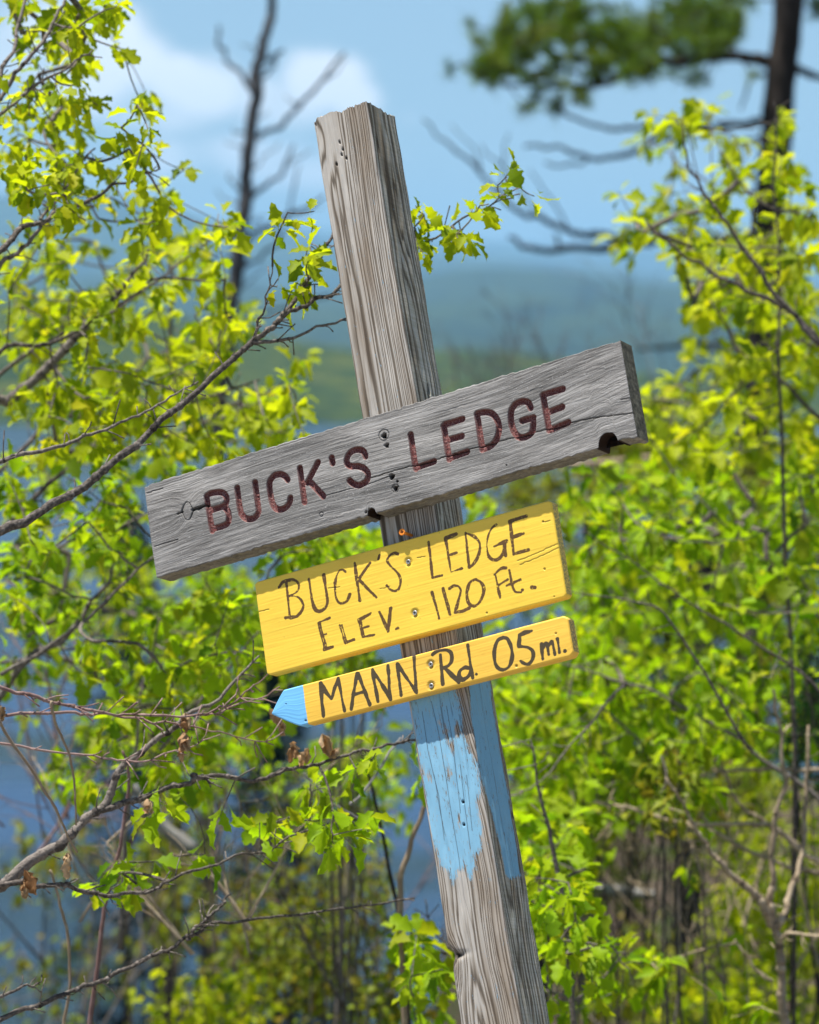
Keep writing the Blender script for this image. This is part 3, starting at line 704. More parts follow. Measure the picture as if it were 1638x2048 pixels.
# --- routed grey board -------------------------------------------------------
def make_grey():
    u, v, th, Lx, H = -0.3424, 0.4655, 0.0095, 0.762, 0.1368
    T = 0.038
    b0 = Board(u, v, th, 0, Lx, H, T, 0.02)
    n1 = b0.uv(745, 1040)[0]; n2 = b0.uv(1217, 893)[0]; n2b = b0.uv(1236, 889)[0]
    edge = np.interp(np.linspace(0, 1, 400), np.linspace(0, 1, 400), vnoise((400, 2), 3, 1, 31)[:, 0]) * 0.0005
    def bot(x):
        y = np.full(len(x), H) + np.interp(x, np.linspace(0, Lx, 400), edge)
        y = y - 0.0095 * np.sqrt(np.maximum(0, 1 - ((x - n1) / 0.0068) ** 2))
        y = y - 0.0165 * np.sqrt(np.maximum(0, 1 - ((x - n2) / 0.0145) ** 2))
        y = y - 0.0035 * np.exp(-((x - n2b - 0.006) / 0.010) ** 2)
        return y
    def top(x): return np.interp(x, np.linspace(0, Lx, 400), edge[::-1]) + 0.0025 * np.exp(-x / 0.006)
    B = Board(u, v, th, 0, Lx, H, T, 0.00076, top, bot, 0.0008)
    A1 = ((270, 860), 3.0906); A2 = ((760, 660), 2.925); A3 = ((640, 820), 6.3)
    st = B.polys([[(442, 410), (478, 622)], [(442, 408), (470, 390), (535, 386), (563, 412), (566, 445), (548, 470), (468, 497)], [(548, 472), (575, 505), (580, 550), (562, 585), (482, 612)],
                  [(631, 358), (650, 490), (665, 530), (695, 550), (735, 545), (760, 515), (762, 480), (742, 325)],
                  [(943, 308), (925, 285), (895, 273), (860, 283), (835, 315), (832, 360), (845, 440), (865, 480), (895, 492), (930, 480), (955, 450), (960, 420)],
                  [(1018, 235), (1048, 445)], [(1130, 200), (1065, 325)], [(1080, 320), (1165, 410)], [(1215, 172), (1222, 205)]], *A1)
    st += B.polys([[(575, 585), (545, 520), (470, 500), (390, 530), (345, 600), (340, 670), (390, 710), (480, 710), (560, 740), (605, 800), (600, 870), (560, 920), (490, 950), (420, 930), (375, 890)]], *A3)
    st += B.polys([[(178, 612), (212, 812)], [(215, 806), (318, 770)],
                   [(370, 560), (407, 757)], [(375, 553), (480, 520)], [(395, 645), (478, 620)], [(410, 750), (510, 713)],
                   [(565, 490), (599, 700)], [(567, 487), (612, 480), (655, 490), (685, 530), (695, 580), (680, 640), (645, 680), (602, 697)],
                   [(880, 455), (865, 425), (835, 417), (795, 430), (768, 470), (765, 530), (780, 590), (810, 625), (850, 625), (885, 600), (895, 555), (892, 515)], [(830, 530), (896, 512)],
                   [(952, 380), (987, 585)], [(955, 378), (1068, 345)], [(978, 482), (1065, 450)], [(1000, 582), (1100, 540)]], *A2)
    d = B.dist(st)
    r = 0.0047
    carve = np.clip((r - d) / 0.0011, 0, 1)
    carve = carve * carve * (3 - 2 * carve)
    relief = 0.00008 * vnoise((B.nx, B.ny), 70, 1, 32) + 0.00005 * vnoise((B.nx, B.ny), 110, 4, 33) + 0.00005 * vnoise((B.nx, B.ny), 10, 3, 34)
    sag = 0.0010 * vnoise((B.nx, B.ny), 150, 60, 35)
    B.Z = B.Z - relief + sag * 0.5
    B.Z = B.Z + carve * (0.0066 + 0.0002 * vnoise((B.nx, B.ny), 3, 3, 36))
    letter = np.clip((r + 0.0003 - d) / 0.0007, 0, 1)
    hole = np.zeros((B.nx, B.ny)); crack = np.zeros((B.nx, B.ny))
    def pit(px, py, rad, dep, k=0.35, dark=1.0):
        x, y = B.uv(px, py); h = np.hypot(B.X - x, B.Y - y) / rad
        ang = np.arctan2(B.Y - y, B.X - x); h = h * (1 + 0.12 * np.sin(3 * ang + px) + 0.08 * np.sin(5 * ang))
        c = np.clip((1 - h) / k, 0, 1); B.Z += dep * c; np.maximum(hole, c * dark, out=hole)
    def ringpit(px, py, rad):
        x, y = B.uv(px, py); h = np.hypot(B.X - x, B.Y - y)
        B.Z += 0.0012 * np.clip(1 - np.abs(h - rad) / 0.001, 0, 1); np.maximum(crack, 0.7 * np.clip(1 - np.abs(h - rad) / 0.0009, 0, 1), out=crack)
    pit(768, 871.5, 0.0045, 0.010); ringpit(767.5, 870, 0.0078)
    pit(773.5, 891, 0.0042, 0.005, 0.6, 0.8); pit(784, 953.3, 0.0046, 0.010); pit(795, 963, 0.0020, 0.004); pit(791, 976.6, 0.0042, 0.007); ringpit(791, 976.6, 0.0055)
    ringpit(643, 1029, 0.0030); pit(1013, 930, 0.0012, 0.002); pit(1008, 955, 0.0012, 0.002); pit(1058, 944, 0.0010, 0.002)
    pit(732, 1024, 0.0028, 0.004, 0.8, 0.9); pit(738, 1018, 0.0022, 0.003, 0.8, .7)
    # big knot by the B, its cracked rim and the split running to the letter
    kx, ky = B.uv(375, 1022)
    q = np.hypot((B.X - kx) / 0.0085, (B.Y - ky) / 0.0125); ang = np.arctan2(B.Y - ky, B.X - kx)
    rim = np.clip(1 - np.abs(q - 1 - 0.06 * np.sin(4 * ang + 1)) / (0.10 + 0.07 * np.sin(ang * 2.0 + .6)), 0, 1)
    B.Z += 0.004 * rim; np.maximum(crack, rim, out=crack)
    def split(pts, wdt, dep, seed=0):
        P = np.array([B.uv(*p) for p in pts]); P = catmull(P, 8)
        P[1:-1, 1] += np.random.default_rng(seed).normal(0, 0.0003, len(P) - 2)
        dd = seg_dist(B.P, P).reshape(B.nx, B.ny); c = np.clip(1 - dd / wdt, 0, 1)
        B.Z[:] += dep * c; np.maximum(crack, np.clip(c * 1.4, 0, 1), out=crack)
    split([(386, 1020), (397, 1016), (412, 1011)], 0.0032, 0.004, 1); split([(397, 1020), (404, 1013)], 0.002, 0.003, 2); split([(355, 1028), (366, 1024)], 0.0016, 0.003, 3)
    split([(743, 955.7), (785, 943), (824, 932), (875, 919), (905, 909), (950, 896), (1000, 882), (1060, 867), (1140, 846), (1200, 834), (1273, 826)], 0.0010, 0.0028, 4)
    split([(650, 992), (700, 978), (742, 967), (780, 952)], 0.0007, 0.0018, 5)
    split([(293, 986), (325, 976)], 0.0009, 0.002, 6); split([(309, 1093), (335, 1085), (356, 1079)], 0.0009, 0.002, 7)
    split([(1242, 800), (1262, 796), (1272, 795)], 0.0008, 0.002, 8)
    warp = -0.016 * np.exp(-(q / 2.1) ** 2) * np.sign(B.Y - ky) * np.clip(np.abs(B.Y - ky) / 0.01, 0, 1) * -1 + 0.004 * vnoise((B.nx, B.ny), 220, 70, 37) + (B.X - 0.55) * 0.10 * sstep(B.X, 0.52, 0.70)
    hole[:, -1] = np.where(np.abs(B.x - n2) < 0.0175, 1.0, np.where(np.abs(B.x - n1) < 0.0072, 1.0, 0.0))
    B.attrs = dict(letter=letter, crack=np.clip(crack, 0, 1), hole=hole, warp=warp)
    B.obj = B.build('routed_board', mat_grey(), (0.15, 1.0, 0.55, 0.7))
    for (xx, yy, rx_, ry_) in [(n2, H - 0.003, 0.0150, 0.0150), (n1, H - 0.002, 0.0070, 0.0085)]:
        g = Geo(); th_ = np.linspace(0, math.pi, 13)
        P = np.stack([xx - rx_ * np.cos(th_), yy - ry_ * np.sin(th_), np.full(13, -0.012)], 1) + np.random.default_rng(3).normal(0, .0006, (13, 3))
        Pb = P.copy(); Pb[:, 2] = -0.002; c0_ = np.array([[xx, yy - ry_ * .2, -0.009]])
        g.add(np.concatenate([P, Pb, c0_]), [(i, i + 1, i + 14, i + 13) for i in range(12)], [(i + 1, i, 26) for i in range(12)] + [(0, 12, 26)])
        kn = g.build('knot', M_KNOT, B.obj); kn.matrix_parent_inverse = Matrix.Identity(4)
    tag(B.obj, "thick weathered grey board routed with the words BUCK'S LEDGE")
    return B
grey = make_grey()

# --- yellow elevation board --------------------------------------------------
def paint_board(B, seed, cracks, holes):
    B.Z = B.Z - 0.00004 * vnoise((B.nx, B.ny), 60, 2, seed) + 0.0003 * vnoise((B.nx, B.ny), 120, 40, seed + 1)
    crack = np.zeros((B.nx, B.ny)); hole = np.zeros((B.nx, B.ny))
    for k, (pts, wdt) in enumerate(cracks):
        P = catmull(np.array([B.uv(*p) for p in pts]), 8)
        P[1:-1, 1] += np.random.default_rng(seed + k).normal(0, 0.0003, len(P) - 2)
        c = np.clip(1 - seg_dist(B.P, P).reshape(B.nx, B.ny) / wdt, 0, 1); B.Z += 0.0012 * c; crack = np.maximum(crack, c)
    for (px, py, rad, dark) in holes:
        x, y = B.uv(px, py); h = np.hypot(B.X - x, (B.Y - y)) / rad; c = np.clip((1 - h) / 0.5, 0, 1); B.Z += 0.0014 * c; hole = np.maximum(hole, c * dark)
    B.attrs.update(crack=crack, hole=hole)
def make_elev():
    u, v, th, Lx, H = -0.1985, 0.6452, 0.0174, 0.4699, 0.1358; T = 0.019
    rad = lambda x: 0.004 * np.maximum(0, 1 - np.minimum(x, Lx - x) / 0.006) ** 2
    B = Board(u, v, th, 0, Lx, H, T, 0.00078, lambda x: rad(x), lambda x: H - rad(x), 0.0022)
    A = ((490, 1050), 4.55); D = ((820, 990), 4.55)
    big = B.polys([[(375, 520), (410, 845)], [(310, 565), (345, 520), (410, 500), (460, 505), (490, 545), (475, 605), (400, 650)], [(400, 645), (480, 655), (525, 710), (525, 765), (480, 825), (415, 850)], [(370, 845), (435, 835)],
                   [(582, 490), (600, 610), (620, 730), (650, 780), (690, 785), (730, 755), (750, 700), (740, 600), (718, 455)],
                   [(915, 425), (885, 408), (850, 430), (825, 500), (820, 580), (830, 660), (855, 705), (890, 712), (930, 690), (955, 630)],
                   [(998, 345), (1045, 685)], [(1140, 345), (1035, 495)], [(1030, 490), (1195, 660)], [(1225, 275), (1215, 312)], [(1222, 278), (1213, 312)],
                   [(1390, 265), (1355, 255), (1310, 285), (1292, 330), (1330, 380), (1395, 445), (1415, 510), (1400, 575), (1365, 600), (1320, 585), (1290, 550)]], *A)
    big += B.polys([[(170, 430), (205, 755)], [(205, 755), (290, 730)], [(325, 395), (375, 705)], [(325, 395), (425, 355)], [(350, 550), (425, 525)], [(375, 700), (470, 670)],
                    [(505, 345), (540, 660)], [(505, 345), (580, 375), (630, 425), (640, 490), (615, 570), (580, 625), (540, 660)],
                    [(785, 270), (740, 310), (708, 390), (702, 480), (720, 560), (770, 592), (820, 570), (850, 520), (860, 440)], [(765, 470), (880, 420)], [(862, 440), (872, 550)],
                    [(910, 240), (945, 540)], [(910, 240), (1060, 190)], [(930, 390), (1035, 350)], [(945, 535), (1080, 500)],
                    [(200, 885), (265, 1120)], [(300, 850), (365, 1090)], [(360, 850), (400, 828), (445, 835), (462, 880), (440, 960), (410, 1070)], [(410, 1070), (480, 1060), (540, 1030)],
                    [(590, 770), (545, 800), (518, 880), (525, 960), (560, 1005), (610, 1000), (655, 940), (672, 860), (650, 800), (600, 768)],
                    [(780, 730), (820, 935)], [(770, 725), (830, 670), (875, 665)], [(800, 825), (890, 770)], [(905, 685), (930, 820), (960, 880), (1010, 885)], [(880, 825), (1005, 770)], [(1018, 865), (1024, 866)], [(1108, 840), (1138, 842)]], *D)
    thin = B.polys([[(665, 890), (690, 1000), (725, 1135)], [(680, 885), (740, 1130)], [(665, 890), (770, 845)], [(690, 1005), (740, 990)], [(715, 1140), (800, 1115)], [(715, 1128), (800, 1105)],
                    [(860, 910), (910, 1080)], [(880, 910), (925, 1070)], [(910, 1080), (995, 1045)], [(905, 1068), (990, 1038)],
                    [(1030, 865), (1070, 1020)], [(1045, 862), (1082, 1010)], [(1030, 860), (1145, 800)], [(1032, 870), (1140, 812)], [(1050, 945), (1125, 920)], [(1070, 1020), (1175, 1000)],
                    [(1215, 790), (1300, 970)], [(1225, 785), (1308, 960)], [(1330, 755), (1305, 965)], [(1318, 760), (1298, 950)], [(1378, 940), (1395, 938)], [(1372, 946), (1390, 934)]], *A)
    wv = 0.0004 * vnoise((B.nx, B.ny), 14, 14, 43)
    ink = np.minimum(B.dist(big) - 0.00215 + wv, B.dist(thin) - 0.00145 + wv)
    B.attrs = dict(ink=ink)
    paint_board(B, 51, [([(517, 1224), (538, 1219)], .0008), ([(657, 1177), (680, 1174)], .0007), ([(834, 1116), (850, 1113)], .0007), ([(1035, 1122), (1070, 1108), (1115, 1088)], .0007), ([(1040, 1130), (1080, 1113), (1118, 1095)], .0007), ([(1085, 1045), (1100, 1041)], .0009), ([(760, 1178), (780, 1173)], .0005)],
                [(816.4, 1123.6, 0.0075, .35), (829.6, 1225.8, 0.0075, .35), (1089, 1138, 0.002, .5), (1086, 1043, .0016, .8), (974, 1226, .0016, .8), (1108, 1193, .0012, .6)])
    B.obj = B.build('elevation_board', mat_yellow('yellow_paint_marker', (0.80, 0.52, 0.048), (0.86, 0.585, 0.066), (0.060, 0.022, 0.012), 0.0016, dry=1.0), (0.0, 0.75, 0.15, 0.2))
    tag(B.obj, "yellow board hand lettered BUCK'S LEDGE ELEV. 1120 Ft.")
    for p in [(816.4, 1123.6), (829.6, 1225.8)]: screw(B, *p, M_STEEL)
    return B
elev = make_elev()

# --- arrow board --------------------------------------------------------------
def make_arrow():
    u, v, th, Lx, H = -0.1479, 0.8076, 0.0151, 0.4132, 0.0565; T = 0.019
    tx_, tf, tt = 0.0545, 0.50, 0.0300
    def rnd_(x): return 0.006 * np.maximum(0, 1 - (Lx - x) / 0.008) ** 2
    def top(x): return np.where(x < -tt, H * tf * np.clip((-tt - x) / (tx_ - tt), 0, 1) ** 1.15, 0) + rnd_(x)
    def bot(x):
        k = 0.011
        return np.where(x < -k, H - (H * (1 - tf) - 0.0012) * np.clip((-k - x) / (tx_ - k), 0, 1) ** 1.15, H) - rnd_(x)
    B = Board(u, v, th, -tx_, Lx, H, T, 0.00072, top, bot, 0.0024)
    A = ((490, 1050), 4.55); D = ((820, 990), 4.55)
    st = B.polys([[(685, 1440), (695, 1560), (710, 1735)], [(685, 1450), (785, 1585)], [(785, 1585), (845, 1395)], [(845, 1395), (905, 1690)], [(1020, 1355), (965, 1675)], [(1030, 1355), (1135, 1635)], [(985, 1545), (1085, 1515)],
                  [(1160, 1315), (1208, 1605)], [(1165, 1320), (1325, 1580)], [(1300, 1280), (1325, 1585)], [(1385, 1265), (1420, 1550)], [(1390, 1270), (1555, 1520)], [(1535, 1195), (1560, 1525)]], *A)
    st += B.polys([[(275, 1455), (300, 1720)], [(205, 1455), (255, 1420), (330, 1410), (375, 1440), (380, 1500), (350, 1550), (285, 1580)], [(310, 1570), (385, 1640), (440, 1700)],
                   [(550, 1580), (500, 1570), (455, 1600), (450, 1650), (480, 1680), (530, 1650), (555, 1600)], [(525, 1365), (572, 1665)], [(604, 1630), (606, 1632)],
                   [(850, 1295), (800, 1320), (770, 1400), (770, 1500), (800, 1570), (850, 1590), (900, 1560), (930, 1480), (920, 1380), (890, 1310), (850, 1295)],
                   [(1110, 1235), (1050, 1255), (995, 1275)], [(995, 1275), (995, 1380)], [(995, 1380), (1070, 1390), (1115, 1420), (1120, 1480), (1090, 1530), (1050, 1540), (1005, 1510)],
                   [(1200, 1360), (1210, 1490)], [(1205, 1400), (1245, 1350), (1262, 1450)], [(1255, 1380), (1295, 1340), (1320, 1450)], [(1345, 1315), (1360, 1435)], [(1409, 1420), (1411, 1421)]], *D)
    wv = 0.0005 * vnoise((B.nx, B.ny), 12, 12, 63)
    ink = B.dist(st) - 0.00265 + wv
    B.attrs = dict(ink=ink)
    xb = 0.5 * (B.uv(605.4, 1369.8)[0] + B.uv(615.3, 1448.9)[0])
    B.attrs['tip'] = xb - B.X
    paint_board(B, 71, [], [(861.3, 1328.5, 0.0075, .5), (862.4, 1371.3, 0.0075, .5), (1033, 1331.8, .0026, .6), (1112, 1267, .002, .4), (572, 1408, .0012, .7), (583, 1448, .002, .8), (611, 1441, .002, .8)])
    B.obj = B.build('arrow_board', mat_yellow('orange_yellow_paint', (0.78, 0.46, 0.052), (0.85, 0.53, 0.078), (0.018, 0.018, 0.018), 0.0009, tip=True), (0.0, 0.9, 0.1, 0.0))
    tag(B.obj, 'narrow yellow arrow board with a blue tip lettered MANN Rd. 0.5 mi.'.replace('0.5', '0.5'))
    for p in [(861.3, 1328.5), (862.4, 1371.3)]: screw(B, *p, M_STEEL)
    return B
arrow = make_arrow()
# the orange screw standing proud of the post between the boards
sc_ = screw_mesh('screw', M_BRASS, 0.0048, shank=0.031, shank_r=0.45)
c_ = post_plane(803.5, 1064, -0.0285)
post_child(sc_, Matrix.Translation((c_[0], c_[1], -0.0285)))
tag(sc_, 'orange cross head screw sticking out of the post above the yellow board')
#@@PART3
# ----------------------------------------------------------------------------
# plants
# ----------------------------------------------------------------------------
YG = [(0.33, 0.40, 0.006), (0.42, 0.48, 0.008), (0.20, 0.30, 0.006), (0.49, 0.53, 0.010), (0.12, 0.20, 0.006), (0.37, 0.45, 0.006), (0.45, 0.43, 0.012)]
GR = [(0.23, 0.39, 0.006), (0.32, 0.47, 0.008), (0.115, 0.23, 0.006), (0.41, 0.51, 0.010), (0.25, 0.43, 0.006), (0.36, 0.39, 0.010), (0.09, 0.18, 0.006)]
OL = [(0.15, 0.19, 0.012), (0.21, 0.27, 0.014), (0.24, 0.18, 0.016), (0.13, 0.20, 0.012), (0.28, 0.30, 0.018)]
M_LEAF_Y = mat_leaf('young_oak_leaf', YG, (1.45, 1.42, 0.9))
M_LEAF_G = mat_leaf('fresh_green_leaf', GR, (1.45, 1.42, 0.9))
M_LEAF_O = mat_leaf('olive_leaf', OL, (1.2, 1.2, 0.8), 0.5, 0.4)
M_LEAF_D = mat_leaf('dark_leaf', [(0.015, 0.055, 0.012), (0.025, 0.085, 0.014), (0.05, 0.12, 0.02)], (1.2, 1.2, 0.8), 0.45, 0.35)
M_DEAD = mat_leaf('withered_leaf', [(0.45, 0.28, 0.14), (0.58, 0.42, 0.26), (0.32, 0.16, 0.07)], (1.1, 0.9, 0.7), 0.7, 0.3)
M_BARK_GREY = simple_mat('grey_twig_bark', (0.055, 0.046, 0.040), (0.20, 0.172, 0.150), (170, 170, 170), 0.85, 0.0025, 0.15, 0.8)
M_BARK_TAN = simple_mat('tan_twig_bark', (0.22, 0.165, 0.11), (0.40, 0.32, 0.22), (60, 60, 60), 0.8, 0.002)
M_BARK_RED = simple_mat('reddish_twig_bark', (0.15, 0.085, 0.076), (0.30, 0.205, 0.185), (60, 60, 60), 0.7, 0.001)
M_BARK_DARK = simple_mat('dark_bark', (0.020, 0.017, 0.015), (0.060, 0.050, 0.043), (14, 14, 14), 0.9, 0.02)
M_SNAG = simple_mat('dead_tree_bark', (0.060, 0.058, 0.060), (0.16, 0.155, 0.155), (14, 14, 14), 0.9, 0.02)
M_PINE_BARK = simple_mat('pine_bark', (0.020, 0.016, 0.014), (0.075, 0.060, 0.050), (16, 16, 5), 0.95, 0.03)
M_DEADWOOD = simple_mat('grey_dead_wood', (0.20, 0.19, 0.18), (0.36, 0.35, 0.33), (30, 30, 30), 0.9, 0.004)
def mat_needles():
    m = mat_leaf('pine_needles', [(0.09, 0.17, 0.012), (0.15, 0.245, 0.016), (0.05, 0.11, 0.012), (0.22, 0.28, 0.020)], (1.2, 1.2, 0.8), 0.5, 0.25); return m
M_NEEDLE = mat_needles()

def leaf_mesh(kind, k):
    """lobed leaf, unit length along +Y from the petiole, normal +Z: folded along the midrib and drooping at the tip"""
    r = np.random.default_rng(100 + k)
    n = 16 if kind == 'oak' else 11
    t = np.concatenate([[0, 0.14], np.linspace(0.18, 1, n - 2)])
    q = np.clip((t - 0.16) / 0.84, 0, 1)
    if kind == 'oak':
        lob = 1 + 0.26 * np.sin(q * 2 * math.pi * (3.1 if k % 2 else 2.6) - 1.2) + 0.05 * r.standard_normal(n)
        wd = (0.17 + 0.035 * (k % 4)) * np.sin(q ** 0.95 * math.pi) ** 0.8 * lob
    elif kind == 'plain': wd = 0.22 * np.sin(q ** 0.75 * math.pi) ** 0.85 * (1 + 0.04 * r.standard_normal(n))
    else: wd = 0.13 * np.sin(q ** 0.7 * math.pi) ** 0.8
    wd[:2] = 0.012; wd[-1] = 0.006
    fold = r.uniform(0.2, 0.7); droop = r.uniform(0.1, 0.9); tw = r.uniform(-0.5, 0.5)
    V = []
    for i in range(n):
        y = t[i]; zc = -droop * y * y * 0.8 + 0.10 * y; yy = y * (1 - 0.18 * droop * y)
        lag = 0.06 * max(0, math.sin(q[i] * 17)) if kind == 'oak' else 0.0
        for sgn in (-1, 0, 1):
            a = sgn * wd[i]
            V.append((a * math.cos(tw * y) , yy + (lag if sgn else 0) * (0 if i in (0, n - 1) else 1), zc + abs(a) * fold + a * math.sin(tw * y)))
    Q = []
    for i in range(n - 1):
        b0 = i * 3; Q += [(b0, b0 + 1, b0 + 4, b0 + 3), (b0 + 1, b0 + 2, b0 + 5, b0 + 4)]
    return np.array(V), np.array(Q)
LEAVES = {'oak': [leaf_mesh('oak', k) for k in range(10)], 'plain': [leaf_mesh('plain', 20 + k) for k in range(5)], 'narrow': [leaf_mesh('narrow', 40 + k) for k in range(4)]}
_leaf_data = {}
def leaf_data(kind, k, mat):
    key = (kind, k, mat.name)
    if key not in _leaf_data:
        V, Q = LEAVES[kind][k]
        o = mesh_np('leaf', V, Q, mat, None, True, {'rnd': np.zeros(len(V))})
        _leaf_data[key] = o.data; bpy.data.objects.remove(o)
    return _leaf_data[key]

def unit(v): return v / (np.linalg.norm(v, axis=-1, keepdims=True) + 1e-12)
def to_px(P):
    d = P - EYEP; z = d @ FWD
    return 819 + F_PX * (d @ RIGHT) / z, 1024 - F_PX * (d @ UP) / z, z

def leaf_frames(pos, dirs, length, spread_up=0.9):
    """orthonormal leaf frames: y along dirs, normal leaning upward"""
    n = len(pos); y = unit(dirs)
    up = np.array([0, 0, 1.0]) * spread_up + rng.normal(0, 0.55, (n, 3))
    x = unit(np.cross(y, up)); z = np.cross(x, y)
    return np.stack([x, y, z], -1) * np.asarray(length)[:, None, None]

def put_leaves(root, pos, M, kind, mat, n_obj=300, name='leaf'):
    """the leaves that show largest become parts of their own, the rest one part of kind stuff"""
    n = len(pos); ks = rng.integers(0, len(LEAVES[kind]), n)
    px, py, z = to_px(pos); size = np.linalg.norm(M[:, :, 1], axis=1) / z
    vis = (px > -10) & (px < 1648) & (py > -10) & (py < 2058) & ~behind_sign(px, py)
    order = np.argsort(-(size * np.where(vis, 1, 0.001)))
    own = set(order[:n_obj].tolist()) if n_obj else set()
    base = root.matrix_world.translation
    for i in own:
        if not vis[i]: continue
        o = bpy.data.objects.new(name, leaf_data(kind, int(ks[i]), mat)); C.objects.link(o); o.parent = root
        m = M[i]; p = pos[i]
        o.matrix_basis = Matrix([[*m[0], p[0] - base[0]], [*m[1], p[1] - base[1]], [*m[2], p[2] - base[2]], [0, 0, 0, 1]])
    rest = np.array([i for i in range(n) if i not in own or not vis[i]], int)
    if len(rest):
        Vs, Qs, As, off = [], [], [], 0
        for k in range(len(LEAVES[kind])):
            s = rest[ks[rest] == k]
            if not len(s): continue
            V, Q = LEAVES[kind][k]
            W = np.einsum('nij,vj->nvi', M[s], V) + pos[s][:, None] - np.array(base)
            Vs.append(W.reshape(-1, 3)); As.append(np.repeat(rng.random(len(s)), len(V)))
            Qs.append((Q[None] + (off + np.arange(len(s)) * len(V))[:, None, None]).reshape(-1, 4)); off += len(s) * len(V)
        o = mesh_np('foliage', np.concatenate(Vs), [np.concatenate(Qs)], mat, root, True, {'rnd': np.concatenate(As)}); tag(o, kind='stuff')

SIGN_PX = [[(626, 243), (735, 205), (790, 230), (1098, 2048), (919, 2048)], [(289, 970), (1262, 685), (1296, 880), (315, 1160)], [(509, 1160), (1110, 998), (1144, 1190), (534, 1355)], [(543, 1420), (605, 1368), (1145, 1230), (1158, 1310), (595, 1458)]]
def behind_sign(px, py):
    P = np.stack([px, py], 1); m = np.zeros(len(P), bool)
    for q in SIGN_PX: m |= poly_sd(P, q) > 18
    return m

def branch_line(pts, n=7, jit=0.004):
    """pts: (photo x, photo y, depth) -> smooth line in the world"""
    P = catmull([at(*p) for p in pts], n); k = len(P)
    if k > 6:
        J = np.stack([np.convolve(rng.normal(0, jit, k), np.ones(3) / 3, 'same') for _ in range(3)], 1); J[0] = 0
        P = P + J
    return P

def grow(seeds, tips, reach=0.6):
    """join every tip to the nearest wood already grown (nearest first): edges (parent, child) over seeds + tips"""
    pts = np.concatenate([seeds, tips]); ns = len(seeds); n = len(pts)
    best = np.full(n, 1e9); par = np.full(n, -1)
    for i in range(ns, n):
        d = np.linalg.norm(seeds - pts[i], axis=1) ; j = int(d.argmin()); best[i] = d[j]; par[i] = j
    done = np.zeros(n, bool); done[:ns] = True; edges = []
    for _ in range(n - ns):
        c = np.where(done, 1e18, best); i = int(c.argmin()); done[i] = True; edges.append((par[i], i))
        d = np.linalg.norm(pts[ns:] - pts[i], axis=1) * 1.12 + 0.004
        upd = (d < best[ns:]) & ~done[ns:]
        best[ns:][upd] = d[upd]; par[ns:][upd] = i
    return pts, edges

def sprigs_from_grid(rows, scale, region, zr, per=0.40, z_fn=None):
    """leaf clumps in the world: photo cells of 51.2 px, digits say how thick the leaves are there"""
    out = []
    for (r, c0, s) in rows:
        for i, ch in enumerate(s):
            if not ch.isdigit() or ch == '0': continue
            c = c0 + i
            if not region(c, r): continue
            k = rng.poisson(int(ch) * per * scale)
            for _ in range(k):
                px = (c + rng.random()) * 51.2; py = (r + rng.random()) * 51.2
                d = z_fn(px, py) if z_fn else rng.uniform(*zr)
                out.append(at(px, py, d))
    return np.array(out).reshape(-1, 3)

